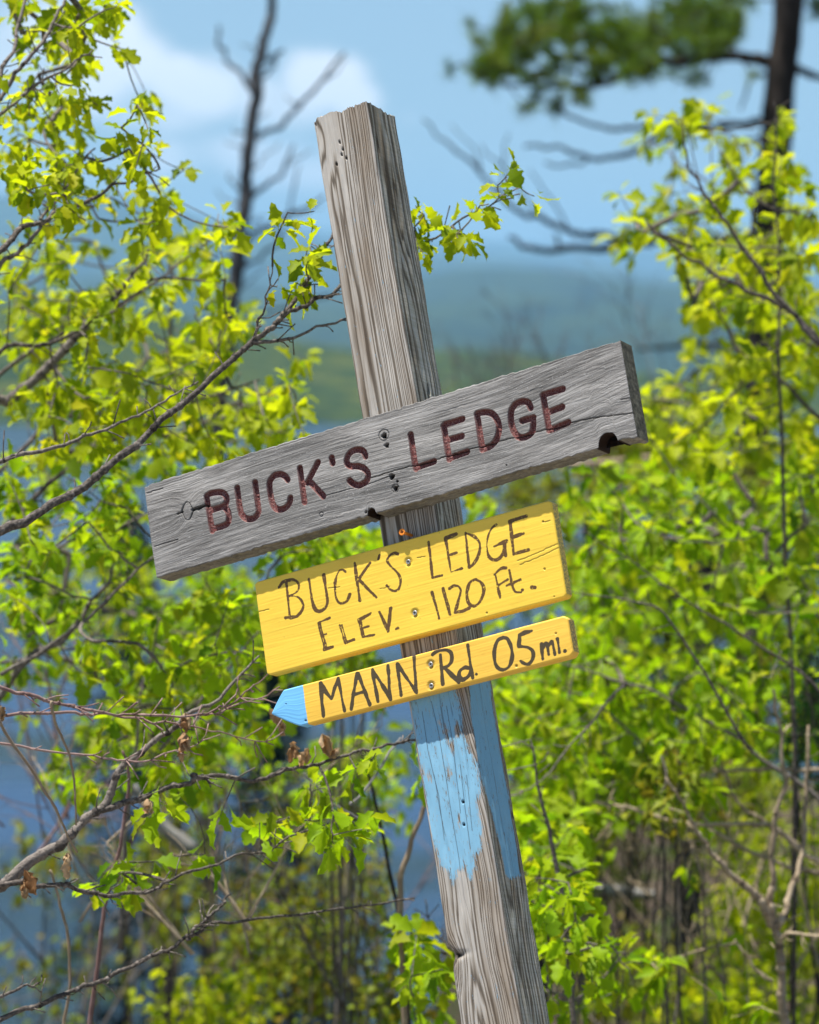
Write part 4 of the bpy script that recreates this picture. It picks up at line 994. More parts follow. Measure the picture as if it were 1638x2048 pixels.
def sapling(name, label, cat, lines, tips, mat_bark, mat_leaf_, kind='oak', leaf_len=(0.030, 0.052), per_sprig=(4, 8), n_obj=300, group=None, base=None, twig_r=0.0009, droop=0.55, splay=0.012, extra_leaf=None):
    """lines: (points px/py/depth, radius at start, radius at end). The first line is the main stem, down to the ground."""
    P0 = branch_line(lines[0][0], 7)
    b = np.array([P0[0][0], P0[0][1], ground_z(P0[0][0], P0[0][1]) - 0.02]) if base is None else np.array(base)
    root = empty(name, b); bpy.context.view_layer.update()
    tag(root, label, cat, group)
    seeds = []
    for i, (pts, r0, r1) in enumerate(lines):
        P = P0 if i == 0 else branch_line(pts, 7)
        if i == 0: P = np.concatenate([[b], P]) if np.linalg.norm(P[0] - b) > 0.05 else P
        g = Geo(); g.tube(P - b, np.linspace(r0, r1, len(P)), k=8, wob=0.05, a=rng.random())
        # short side spurs and swollen buds along the limb
        for _ in range(int(len(P) * 0.55)):
            k_ = rng.integers(1, len(P) - 1); tg_ = unit(P[k_ + 1] - P[k_ - 1]); f_ = k_ / len(P); rr_ = r0 + (r1 - r0) * f_
            dr_ = unit(tg_ * rng.uniform(.3, 1.0) + unit(np.cross(tg_, rng.normal(0, 1, 3))) * rng.uniform(.6, 1.1)); l_ = rng.uniform(.006, .045)
            Q_ = np.stack([P[k_], P[k_] + dr_ * l_ * .5 + rng.normal(0, .002, 3), P[k_] + dr_ * l_]) - b
            g.tube(Q_, [max(.0011, rr_ * .3), .0009, .0011], k=5, a=rng.random())
            g.tube(np.stack([P[k_] - tg_ * rr_ * 1.3, P[k_], P[k_] + tg_ * rr_ * 1.3]) - b, [rr_ * .8, rr_ * 1.22, rr_ * .8], k=8, a=rng.random())
        g.build('trunk' if i == 0 else 'branch', mat_bark, root)
        Pd = np.concatenate([P[:1], *[np.linspace(P[k], P[k + 1], 4)[1:] for k in range(len(P) - 1)]])
        seeds.append(Pd)
    seeds = np.concatenate(seeds)
    if len(tips) == 0: return root
    pts, edges = grow(seeds, tips)
    ns = len(seeds); desc = np.ones(len(pts)); 
    for p, c in reversed(edges):
        desc[p] += desc[c]
    g = Geo(); tdir = np.zeros_like(pts)
    for p, c in edges:
        a, e = pts[p], pts[c]; ln = np.linalg.norm(e - a)
        if ln < 1e-4: tdir[c] = (0, 0, 1); continue
        off = rng.normal(0, 0.10 * ln, 3); off[2] -= 0.03 * ln
        midp = (a + e) / 2 + off
        t = np.linspace(0, 1, 5)[:, None]; line = (1 - t) ** 2 * a + 2 * t * (1 - t) * midp + t ** 2 * e
        rr = min(twig_r * (desc[c] ** 0.42) * 1.05, 0.006)
        g.tube(line - b, rr * 1.15, rr * 0.9, k=5, a=rng.random(), cap=False)
        tdir[c] = unit(e - midp)
    tg = g.build('twigs', mat_bark, root); tag(tg, kind='stuff')
    pos, dr, ln = [], [], []
    for i in range(ns, len(pts)):
        k = rng.integers(*per_sprig)
        th0 = rng.random() * 6.28
        t = tdir[i]
        u = unit(np.cross(t, [0.3, 0.2, 1.0])); v = np.cross(t, u)
        for q in range(k):
            th = th0 + q * 2.4
            rad = math.cos(th) * u + math.sin(th) * v
            d = t * rng.uniform(0.2, 0.8) + rad * rng.uniform(0.5, 1.0) + np.array([0, 0, -1.0]) * rng.uniform(0, droop * 1.6)
            pos.append(pts[i] - t * rng.uniform(0, 2.2 * splay) + rad * rng.uniform(0, splay * .3) + rng.normal(0, splay * .35, 3)); dr.append(d); ln.append(rng.uniform(*leaf_len))
    pos, dr, ln = np.array(pos), np.array(dr), np.array(ln)
    M = leaf_frames(pos, dr, ln)
    put_leaves(root, pos, M, kind, mat_leaf_, n_obj)
    return root

# how thick the leaves stand in the picture, one digit per 51.2 px cell: (row, first column, digits)
LEFT = [(0, 0, '66763'), (1, 0, '556630'), (2, 0, '56651'), (3, 0, '4661'), (4, 0, '776426'), (5, 0, '87554522'), (6, 0, '77654353'), (7, 0, '6563135'), (8, 0, '665102215'), (9, 0, '563214366'),
        (10, 0, '765425644'), (11, 0, '985554634'), (12, 0, '9965445575'), (13, 0, '5655458764'), (14, 0, '566666775012'), (15, 0, '45677777656700'), (16, 0, '2655677767630'), (17, 0, '2667766775200'), (18, 0, '5567767'), (19, 0, '554554'),
        (20, 0, '365765'), (21, 0, '37656300000664'), (22, 0, '68546100553'), (23, 0, '8864435766'), (24, 0, '8752235587'), (25, 0, '5436478876'), (26, 0, '2334378875002'), (27, 0, '1223577755'), (28, 0, '01144555355'), (29, 0, '00252443250'), (30, 0, '01562267541')]
NEAR_A = [(8, 11, '23'), (9, 11, '24'), (10, 10, '423'), (11, 9, '3633'), (12, 12, '3')]
NEAR_D = [(30, 12, '54'), (31, 2, '33237735665'), (31, 13, '52'), (32, 9, '2436742'), (33, 3, '355510'), (33, 14, '4'), (34, 3, '4541'), (29, 13, '33')]
SPRIG = [(6, 23, '3'), (7, 23, '35'), (8, 20, '32055202'[:4]), (8, 18, '55'), (9, 16, '344')]
SPRIG = [(6, 19, '3'), (7, 19, '35'), (8, 16, '32552'), (9, 16, '344'), (10, 16, '1')]
RIGHT_ = [(4, 25, '324103'), (5, 25, '4352230'), (6, 25, '2444230'), (7, 24, '24244332'), (8, 24, '65355443'), (9, 24, '34665655'), (10, 26, '355677'), (11, 27, '55577'), (12, 27, '56456'), (13, 27, '56444'), (14, 25, '2037755'), (15, 25, '5446666'), (16, 25, '3665766'), (17, 24, '15656777')]
RIGHT_B = [(18, 23, '366767676'), (19, 18, '3'), (19, 22, '3266777777'), (20, 22, '6766777766'), (21, 22, '6577777577'), (22, 22, '6888887566'), (23, 22, '7878788667'), (24, 19, '4'), (24, 22, '5877876555'), (25, 19, '4'), (25, 23, '767874344'),
           (26, 20, '567875675253'), (27, 19, '5678877765454'), (28, 19, '6768876456344'), (29, 19, '6877763266343'), (30, 20, '6666543220'), (31, 20, '3554433100')]
RIGHT_C = [(29, 16, '3'), (30, 16, '3'), (32, 20, '55422'), (33, 20, '6751'), (34, 20, '5651'), (35, 16, '3003762'), (36, 16, '53003764'), (37, 16, '55000666300'), (38, 16, '66000256400'), (39, 16, '540000230')]
RIGHT_D = [(37, 25, '54'), (38, 25, '450300'), (39, 27, '052'), (36, 28, '12'), (34, 26, '2')]

# --- left: the long reaching branch that passes behind the post ---------------
linesA = [([(-330, 1500, 4.95), (-180, 1190, 4.95), (0, 1065, 4.98), (141, 994, 5.02), (239, 917, 5.04), (363, 810, 5.08), (504, 684, 5.13), (568, 631, 5.16), (637, 520, 5.2), (668, 455, 5.24), (690, 400, 5.26)], 0.0085, 0.0016),
          ([(547, 652, 5.15), (610, 612, 5.17), (679, 575, 5.2), (780, 520, 5.24), (860, 477, 5.26), (955, 423, 5.28), (1036, 372, 5.3)], 0.0036, 0.0010),
          ([(504, 684, 5.13), (590, 668, 5.16), (684, 640, 5.2), (770, 610, 5.22)], 0.0030, 0.0010),
          ([(504, 684, 5.13), (525, 620, 5.13), (547, 533, 5.13)], 0.0024, 0.0008),
          ([(-180, 985, 5.0), (-60, 940, 5.0), (0, 924, 5.02), (115, 892, 5.06), (209, 853, 5.1), (299, 815, 5.14), (397, 764, 5.2)], 0.0046, 0.0012)]
zA = lambda px, py: 5.02 + 0.26 * px / 1000 + rng.normal(0, 0.05)
tipsA = np.concatenate([sprigs_from_grid(NEAR_A, 1.0, lambda c, r: True, None, 0.36, zA), sprigs_from_grid(SPRIG, 0.9, lambda c, r: True, None, 0.33, zA)])
sapling('oak_sapling', 'young oak whose long bare branch rises from the left edge and passes behind the post', 'sapling', linesA, tipsA, M_BARK_GREY, M_LEAF_Y, 'oak', (0.022, 0.050), (4, 8))
# --- left top ------------------------------------------------------------------
linesT = [([(-420, 900, 5.3), (-250, 640, 5.3), (-100, 560, 5.35), (-20, 520, 5.35), (40, 462, 5.4), (120, 430, 5.45), (200, 385, 5.5), (270, 355, 5.5), (320, 336, 5.5)], 0.008, 0.0013),
          ([(-150, 420, 5.4), (0, 200, 5.5), (60, 110, 5.5), (105, 50, 5.55), (150, -30, 5.6)], 0.0042, 0.002), ([(-60, 330, 5.5), (0, 165, 5.5), (30, 75, 5.55), (58, -40, 5.6)], 0.0042, 0.0024),
          ([(-120, 340, 5.4), (0, 235, 5.45), (60, 180, 5.5), (120, 140, 5.5), (183, 97, 5.5)], 0.0038, 0.0014), ([(-60, 620, 5.5), (0, 530, 5.5), (60, 480, 5.5), (90, 430, 5.55), (140, 360, 5.6), (190, 295, 5.65)], 0.0042, 0.0015)]
tipsT = sprigs_from_grid(LEFT, 1.0, lambda c, r: r <= 8, (5.3, 6.4), 0.44)
sapling('oak_sapling', 'leafy yellow green oak filling the upper left corner against the clouds', 'sapling', linesT, tipsT, M_BARK_GREY, M_LEAF_Y, 'oak', (0.022, 0.056), (4, 9))
# --- left middle, further back ---------------------------------------------------
linesM = [([(-260, 1500, 6.2), (-60, 870, 6.2), (34, 793, 6.2), (137, 687, 6.2), (184, 644, 6.2), (218, 605, 6.2), (262, 556, 6.2), (300, 500, 6.2)], 0.012, 0.002),
          ([(-90, 860, 6.0), (0, 700, 6.0), (100, 690, 6.0), (190, 640, 6.0), (300, 560, 6.0)], 0.005, 0.0016), ([(-60, 800, 6.4), (60, 705, 6.4), (140, 660, 6.4), (260, 600, 6.4), (420, 480, 6.4)], 0.005, 0.0016),
          ([(-200, 1250, 6.5), (0, 1060, 6.5), (150, 930, 6.5), (330, 830, 6.5), (520, 760, 6.5)], 0.006, 0.002), ([(-100, 1020, 6.8), (60, 880, 6.8), (120, 720, 6.8), (140, 600, 6.8)], 0.006, 0.002)]
tipsM = sprigs_from_grid(LEFT, 1.0, lambda c, r: 9 <= r <= 17, (5.9, 8.4), 0.60)
sapling('oak_sapling', 'dense yellow green sapling at the left in front of the far green hill', 'sapling', linesM, tipsM, M_BARK_GREY, M_LEAF_Y, 'oak', (0.026, 0.060), (4, 9))
linesL = [([(-300, 1900, 6.3), (-120, 1560, 6.3), (40, 1340, 6.3), (146, 1260, 6.3), (200, 1180, 6.3), (240, 1100, 6.3)], 0.010, 0.0016),
          ([(0, 1350, 6.0), (146, 1262, 6.0), (300, 1120, 6.0), (420, 1020, 6.1)], 0.004, 0.0012), ([(-60, 1330, 6.6), (80, 1310, 6.6), (170, 1280, 6.6), (225, 1235, 6.6)], 0.0035, 0.0012),
          ([(-80, 1200, 6.7), (100, 1100, 6.7), (250, 1050, 6.7), (380, 980, 6.7)], 0.004, 0.0015), ([(240, 1900, 6.6), (265, 1518, 6.6), (290, 1350, 6.6), (330, 1200, 6.6)], 0.005, 0.0016), ([(320, 1500, 6.3), (420, 1380, 6.3), (520, 1260, 6.3)], 0.004, 0.0015)]
tipsL = sprigs_from_grid(LEFT, 1.0, lambda c, r: r >= 18, (5.8, 8.4), 0.55)
sapling('maple_sapling', 'bright green sapling at the left against the blue lake beside the grey board', 'sapling', linesL, tipsL, M_BARK_GREY, M_LEAF_G, 'oak', (0.028, 0.064), (4, 9))
# --- lower left: nearly bare limbs --------------------------------------------------
linesD = [([(-420, 2200, 5.15), (-200, 1900, 5.15), (0, 1770, 5.15), (128, 1676, 5.15), (200, 1616, 5.17), (265, 1518, 5.18), (367, 1440, 5.2), (440, 1390, 5.22), (520, 1310, 5.24)], 0.0109, 0.0015),
          ([(196, 1622, 5.17), (270, 1600, 5.18), (367, 1569, 5.2), (400, 1552, 5.2), (504, 1558, 5.22), (598, 1539, 5.24), (700, 1510, 5.28), (770, 1490, 5.3), (850, 1470, 5.32)], 0.0050, 0.0017),
          ([(-120, 1785, 5.12), (0, 1770, 5.12), (90, 1769, 5.14), (150, 1776, 5.16), (213, 1789, 5.18), (270, 1785, 5.2), (329, 1774, 5.22), (427, 1727, 5.26), (534, 1697, 5.3), (637, 1652, 5.34)], 0.0044, 0.0015),
          ([(-260, 2130, 5.1), (-100, 2075, 5.1), (0, 2039, 5.12), (110, 2000, 5.15), (213, 1958, 5.2), (300, 1915, 5.22), (372, 1880, 5.26), (430, 1850, 5.3), (534, 1832, 5.36), (700, 1815, 5.44), (830, 1795, 5.5)], 0.0049, 0.0015),
          ([(372, 1880, 5.26), (400, 1850, 5.26), (440, 1815, 5.28), (460, 1790, 5.3)], 0.0032, 0.0016), ([(-60, 2010, 5.1), (30, 1985, 5.1), (70, 1968, 5.12)], 0.0035, 0.0012), ([(620, 1640, 5.34), (625, 1560, 5.34)], 0.0018, 0.0010)]
tipsD = sprigs_from_grid(NEAR_D, 0.8, lambda c, r: True, (5.12, 5.5), 0.30)
oakD = sapling('oak_sapling', 'bare grey oak limbs sweeping up across the lower left with few leaves', 'sapling', linesD, tipsD, M_BARK_GREY, M_LEAF_G, 'oak', (0.034, 0.062), (3, 6))
# reddish twigs across the water
linesG = [([(-260, 1480, 5.02), (-120, 1330, 5.02), (0, 1368, 5.04), (102, 1402, 5.06), (184, 1424, 5.08), (300, 1430, 5.1), (410, 1430, 5.12), (460, 1415, 5.14), (560, 1377, 5.18)], 0.0036, 0.0010),
          ([(-90, 1425, 5.03), (0, 1430, 5.04), (150, 1427, 5.08), (240, 1431, 5.1), (320, 1441, 5.12), (420, 1462, 5.16), (543, 1488, 5.2)], 0.0028, 0.0008),
          ([(-100, 1480, 5.05), (0, 1486, 5.06), (150, 1509, 5.1), (273, 1524, 5.12), (363, 1497, 5.14), (440, 1467, 5.16)], 0.0022, 0.0008), ([(410, 1430, 5.12), (480, 1395, 5.14), (540, 1345, 5.16)], 0.0018, 0.0008)]
redb = sapling('shrub', 'leafless reddish shrub with long thin twigs crossing in front of the lake', 'shrub', linesG, np.zeros((0, 3)), M_BARK_RED, M_LEAF_Y)
def crumple(k):
    r = np.random.default_rng(300 + k); n = 7
    U, W = np.meshgrid(np.linspace(-1, 1, n), np.linspace(0, 1, n), indexing='ij')
    wd = 0.30 * np.sin(np.clip(W, 0.02, 0.98) * math.pi) ** .7 * (0.7 + 0.3 * (np.arange(n) % 2)[None])
    X = U * wd; Z = 0.22 * np.sin(U * 4 + W * 5 + k) * wd / .3 + 0.08 * r.standard_normal((n, n)); Y = W + 0.06 * r.standard_normal((n, n))
    i = np.arange(n - 1)[:, None] * n + np.arange(n - 1)[None]
    return np.stack([X, Y, Z], -1).reshape(-1, 3), np.stack([i, i + n, i + n + 1, i + 1], -1).reshape(-1, 4)
CR = [crumple(k) for k in range(4)]
def dead_leaf(root, px, py, d, ln, k):
    V, Q = CR[k % 4]; b = np.array(root.location)
    for q in range(2):
        y = unit(np.array([rng.normal(0, .3), rng.normal(0, .3), -1])); x = unit(np.cross(y, rng.normal(0, 1, 3))); z = np.cross(x, y)
        W = (np.stack([x, y, z], 1) * ln * rng.uniform(.8, 1.1) @ V.T).T + at(px, py, d) + rng.normal(0, .003, 3) - b
        mesh_np('withered_leaf', W, Q, M_DEAD, root, True, {'rnd': np.full(len(W), rng.random())})
for i, (px, py, ln, dp) in enumerate([(368, 1425, .030, 5.12), (372, 1468, .034, 5.12), (362, 1500, .018, 5.12), (585, 1490, .032, 5.24), (612, 1500, .030, 5.24), (648, 1470, .040, 5.26), (672, 1498, .022, 5.27), (130, 1715, .030, 5.13), (50, 1745, .036, 5.12), (58, 1765, .03, 5.12), (296, 1600, .022, 5.17), (10, 1415, .024, 5.04), (545, 1425, .03, 5.3), (560, 1440, .028, 5.3)]):
    dead_leaf(redb if py < 1480 else oakD, px, py, dp, ln, i)

# --- pale dead stalks leaning over the lower left --------------------------------------
def stick(name, label, cat, pts, r0, r1, mat, group=None, part='stem'):
    P = branch_line(pts, 6, 0.002); b = P[0].copy(); root = empty(name, b); tag(root, label, cat, group)
    g = Geo(); g.tube(P - b, np.linspace(r0, r1, len(P)), k=8, wob=0.05); g.build(part, mat, root); return root
stick('dead_stalk', 'thin pale dead stalk slanting down to the right at the left edge of the photo', 'stalk', [(-150, 1120, 4.95), (-60, 1330, 4.97), (0, 1441, 4.98), (85, 1573, 5.0), (120, 1640, 5.02), (154, 1706, 5.04)], 0.0030, 0.0016, M_BARK_TAN, 'pale dead stalks')
stick('dead_stalk', 'short pale stalk hanging from the reddish twig, second from the left edge', 'stalk', [(104, 1402, 5.05), (110, 1440, 5.06), (135, 1500, 5.08), (147, 1560, 5.1), (150, 1650, 5.12)], 0.0024, 0.0014, M_BARK_TAN, 'pale dead stalks')
stick('dead_stalk', 'thin pale stalk in the bottom left corner below the brown curled leaves', 'stalk', [(100, 1740, 5.5), (118, 1800, 5.5), (135, 1880, 5.5), (140, 1960, 5.5), (120, 2130, 5.5), (110, 2400, 5.5)], 0.0022, 0.0032, M_BARK_TAN, 'pale dead stalks')
stick('dead_stalk', 'dark reddish upright stalk between the crossing limbs at the lower left', 'stalk', [(150, 2300, 5.6), (190, 1960, 5.6), (215, 1790, 5.6), (240, 1690, 5.6), (258, 1560, 5.6), (245, 1500, 5.6)], 0.0042, 0.0022, M_BARK_RED, 'dark upright stalks')
stick('dead_stalk', 'grey dead stick slanting up towards the post below the blue arrow tip', 'stick', [(700, 1610, 5.7), (725, 1589, 5.7), (765, 1530, 5.72), (800, 1474, 5.75)], 0.0026, 0.0018, M_DEADWOOD, 'grey dead sticks')
stick('dead_stalk', 'grey dead stick slanting down to the right beneath the brown curled leaves', 'stick', [(608, 1545, 5.6), (660, 1600, 5.6), (710, 1632, 5.62), (768, 1664, 5.65)], 0.0016, 0.0024, M_DEADWOOD, 'grey dead sticks')
stick('dead_stalk', 'tan stem bending up against the left side of the post above the bottom edge', 'stalk', [(812, 2300, 6.0), (805, 1924, 6.0), (800, 1764, 6.0), (822, 1695, 6.0), (850, 1610, 6.0), (870, 1540, 6.0)], 0.0062, 0.0034, M_BARK_TAN, 'tan stems by the post')
stick('dead_stalk', 'thin dark stem curving up just left of the post and below the arrow board', 'stalk', [(835, 2300, 6.3), (812, 1960, 6.3), (796, 1830, 6.3), (765, 1668, 6.3), (745, 1580, 6.3), (722, 1500, 6.3)], 0.0048, 0.0020, M_BARK_DARK, 'tan stems by the post')

# --- right: saplings ---------------------------------------------------------------------
linesR = [([(1590, 1500, 6.9), (1565, 900, 6.9), (1560, 600, 6.9), (1550, 400, 6.9), (1553, 250, 6.9), (1548, 205, 6.9)], 0.0048, 0.0012),
          ([(1700, 760, 6.6), (1610, 650, 6.6), (1540, 600, 6.6), (1450, 560, 6.6), (1390, 520, 6.6), (1330, 480, 6.6), (1290, 440, 6.6)], 0.0055, 0.0015),
          ([(1640, 690, 6.5), (1530, 560, 6.5), (1470, 470, 6.5), (1415, 390, 6.5), (1375, 330, 6.5), (1365, 240, 6.5)], 0.0050, 0.0014),
          ([(1700, 900, 7.1), (1560, 760, 7.1), (1480, 700, 7.1), (1420, 600, 7.1)], 0.005, 0.0018), ([(1680, 500, 7.2), (1600, 430, 7.2), (1500, 390, 7.2), (1440, 300, 7.2)], 0.004, 0.0015)]
tipsR = sprigs_from_grid(RIGHT_, 1.0, lambda c, r: True, (6.8, 9.6), 0.66)
sapling('oak_sapling', 'tall yellow green sapling at the right edge in front of the pine trunk', 'sapling', linesR, tipsR, M_BARK_GREY, M_LEAF_Y, 'oak', (0.032, 0.074), (4, 8))
linesB = [([(1800, 2300, 6.8), (1700, 1700, 6.8), (1500, 1500, 6.8), (1350, 1400, 6.8), (1200, 1350, 6.8), (1050, 1300, 6.8)], 0.006, 0.0012),
          ([(1760, 1550, 6.5), (1600, 1350, 6.5), (1450, 1250, 6.5), (1300, 1150, 6.5), (1150, 1050, 6.5)], 0.0036, 0.0010), ([(1760, 1350, 7.0), (1550, 1150, 7.0), (1400, 1000, 7.0), (1300, 880, 7.0), (1270, 800, 7.0)], 0.0036, 0.0010),
          ([(1500, 1500, 6.2), (1350, 1250, 6.2), (1250, 1200, 6.2), (1100, 1180, 6.2)], 0.0028, 0.0010), ([(1250, 1370, 6.2), (1150, 1480, 6.2), (1080, 1560, 6.2), (1000, 1600, 6.2)], 0.0024, 0.0010)]
tipsB = sprigs_from_grid(RIGHT_B, 1.0, lambda c, r: True, (6.6, 10.0), 0.72)
sapling('maple_sapling', 'broad bright green sapling filling the right side behind the yellow boards', 'sapling', linesB, tipsB, M_BARK_GREY, M_LEAF_G, 'oak', (0.032, 0.078), (4, 8))
linesC = [([(1190, 2500, 5.9), (1140, 1950, 5.9), (1115, 1750, 5.9), (1085, 1600, 5.9), (1060, 1480, 5.9)], 0.0065, 0.0016), ([(1130, 1900, 5.9), (1180, 1860, 5.9), (1230, 1900, 5.9), (1270, 1960, 5.9)], 0.003, 0.001), ([(1150, 2000, 6.1), (1000, 1950, 6.1), (880, 1880, 6.1), (850, 1800, 6.1)], 0.003, 0.0012)]
tipsC = sprigs_from_grid(RIGHT_C, 1.0, lambda c, r: True, (5.6, 6.6), 0.50)
sapling('oak_sapling', 'slender bright green sapling hugging the lower right side of the post', 'sapling', linesC, tipsC, M_BARK_GREY, M_LEAF_G, 'oak', (0.032, 0.070), (4, 9))
linesF = [([(1590, 2700, 6.5), (1575, 2200, 6.5), (1569, 2048, 6.5), (1559, 1924, 6.5), (1551, 1854, 6.5), (1540, 1800, 6.5), (1544, 1749, 6.5), (1549, 1649, 6.5), (1569, 1574, 6.5), (1560, 1450, 6.5), (1545, 1380, 6.5)], 0.0105, 0.0025),
          ([(1551, 1854, 6.5), (1509, 1789, 6.48), (1459, 1749, 6.46), (1419, 1699, 6.44), (1384, 1640, 6.42), (1330, 1560, 6.4)], 0.0085, 0.0020), ([(1553, 1860, 6.5), (1589, 1774, 6.55), (1604, 1699, 6.6), (1614, 1599, 6.62), (1618, 1450, 6.65)], 0.0068, 0.003),
          ([(1180, 1600, 6.8), (1284, 1624, 6.8), (1369, 1644, 6.8), (1469, 1649, 6.8), (1544, 1654, 6.8), (1619, 1714, 6.8), (1700, 1760, 6.8)], 0.003, 0.0055), ([(1400, 1620, 7.0), (1444, 1669, 7.0), (1569, 1729, 7.0), (1638, 1744, 7.0), (1720, 1790, 7.0)], 0.003, 0.006), ([(1400, 1535, 7.0), (1449, 1541, 7.0), (1564, 1539, 7.0), (1680, 1545, 7.0)], 0.0035, 0.0045),
          ([(1415, 1500, 6.9), (1444, 1544, 6.9), (1489, 1614, 6.9), (1519, 1639, 6.9), (1600, 1690, 6.9)], 0.003, 0.004), ([(1551, 1880, 6.5), (1600, 1868, 6.45), (1680, 1880, 6.4)], 0.0035, 0.0028), ([(1470, 1880, 6.6), (1500, 1920, 6.6), (1545, 1960, 6.6)], 0.002, 0.003)]
tipsF = np.concatenate([sprigs_from_grid(RIGHT_D, 1.0, lambda c, r: True, (6.3, 6.8), 0.32)])
sapling('forked_sapling', 'forked tan trunked sapling standing in the lower right corner with sparse leaves', 'sapling', linesF, tipsF, M_BARK_TAN, M_LEAF_G, 'plain', (0.036, 0.06), (4, 7))

# --- undergrowth on the slope ----------------------------------------------------------------
def bush(label, px, py, rx, ry, d, n, mat, kind, leaf_len, bark, stems=7, dz=0.5, per=(4, 8), name='bush', group='bushes on the slope behind the post', foot=420):
    c0 = at(px, py, d); gx, gy = c0[0], c0[1] + 0.1
    zg = float(ground_z(gx, gy)); base = np.array([gx, gy, min(zg, at(px, py + ry, d)[2] - 0.05)])
    tips = []
    while len(tips) < n:
        a = rng.normal(0, 0.55, 3)
        if np.linalg.norm(a) < 1.25: tips.append(at(px + a[0] * rx, py + a[1] * ry, d + a[2] * dz))
    tips = np.array(tips)
    root = empty(name, base); tag(root, label, 'bush', group); bpy.context.view_layer.update()
    g = Geo(); seeds = []
    for k in range(stems):
        e = at(px + rng.normal(0, .5) * rx, py - rng.uniform(-.2, .9) * ry, d + rng.normal(0, dz * .4))
        s0 = base + np.array([rng.normal(0, .08), rng.normal(0, .08), 0])
        mid = (s0 + e) / 2 + rng.normal(0, .06, 3)
        P = catmull([s0, mid, e], 6); r_ = rng.uniform(0.003, 0.007)
        gg = Geo(); gg.tube(P - base, r_, r_ * .3, k=6, wob=.06, a=rng.random()); gg.build('stem', bark, root); seeds.append(P)
    seeds = np.concatenate(seeds); pts, edges = grow(seeds, tips)
    for p, c in edges:
        a, e = pts[p], pts[c]; mid = (a + e) / 2 + rng.normal(0, .12 * np.linalg.norm(e - a), 3)
        t = np.linspace(0, 1, 4)[:, None]; g.tube(((1 - t) ** 2 * a + 2 * t * (1 - t) * mid + t * t * e) - base, 0.0022, 0.0011, k=4, cap=False, a=rng.random())
    tag(g.build('twigs', bark, root), kind='stuff')
    if mat is None: return root
    pos, dr, ln = [], [], []
    for p in tips:
        for _ in range(rng.integers(*per)):
            pos.append(p + rng.normal(0, .022, 3)); dr.append(rng.normal(0, 1, 3) + np.array([0, 0, -.3])); ln.append(rng.uniform(*leaf_len))
    pos, dr, ln = np.array(pos), np.array(dr), np.array(ln)
    put_leaves(root, pos, leaf_frames(pos, dr, ln), kind, mat, 0)
    return root
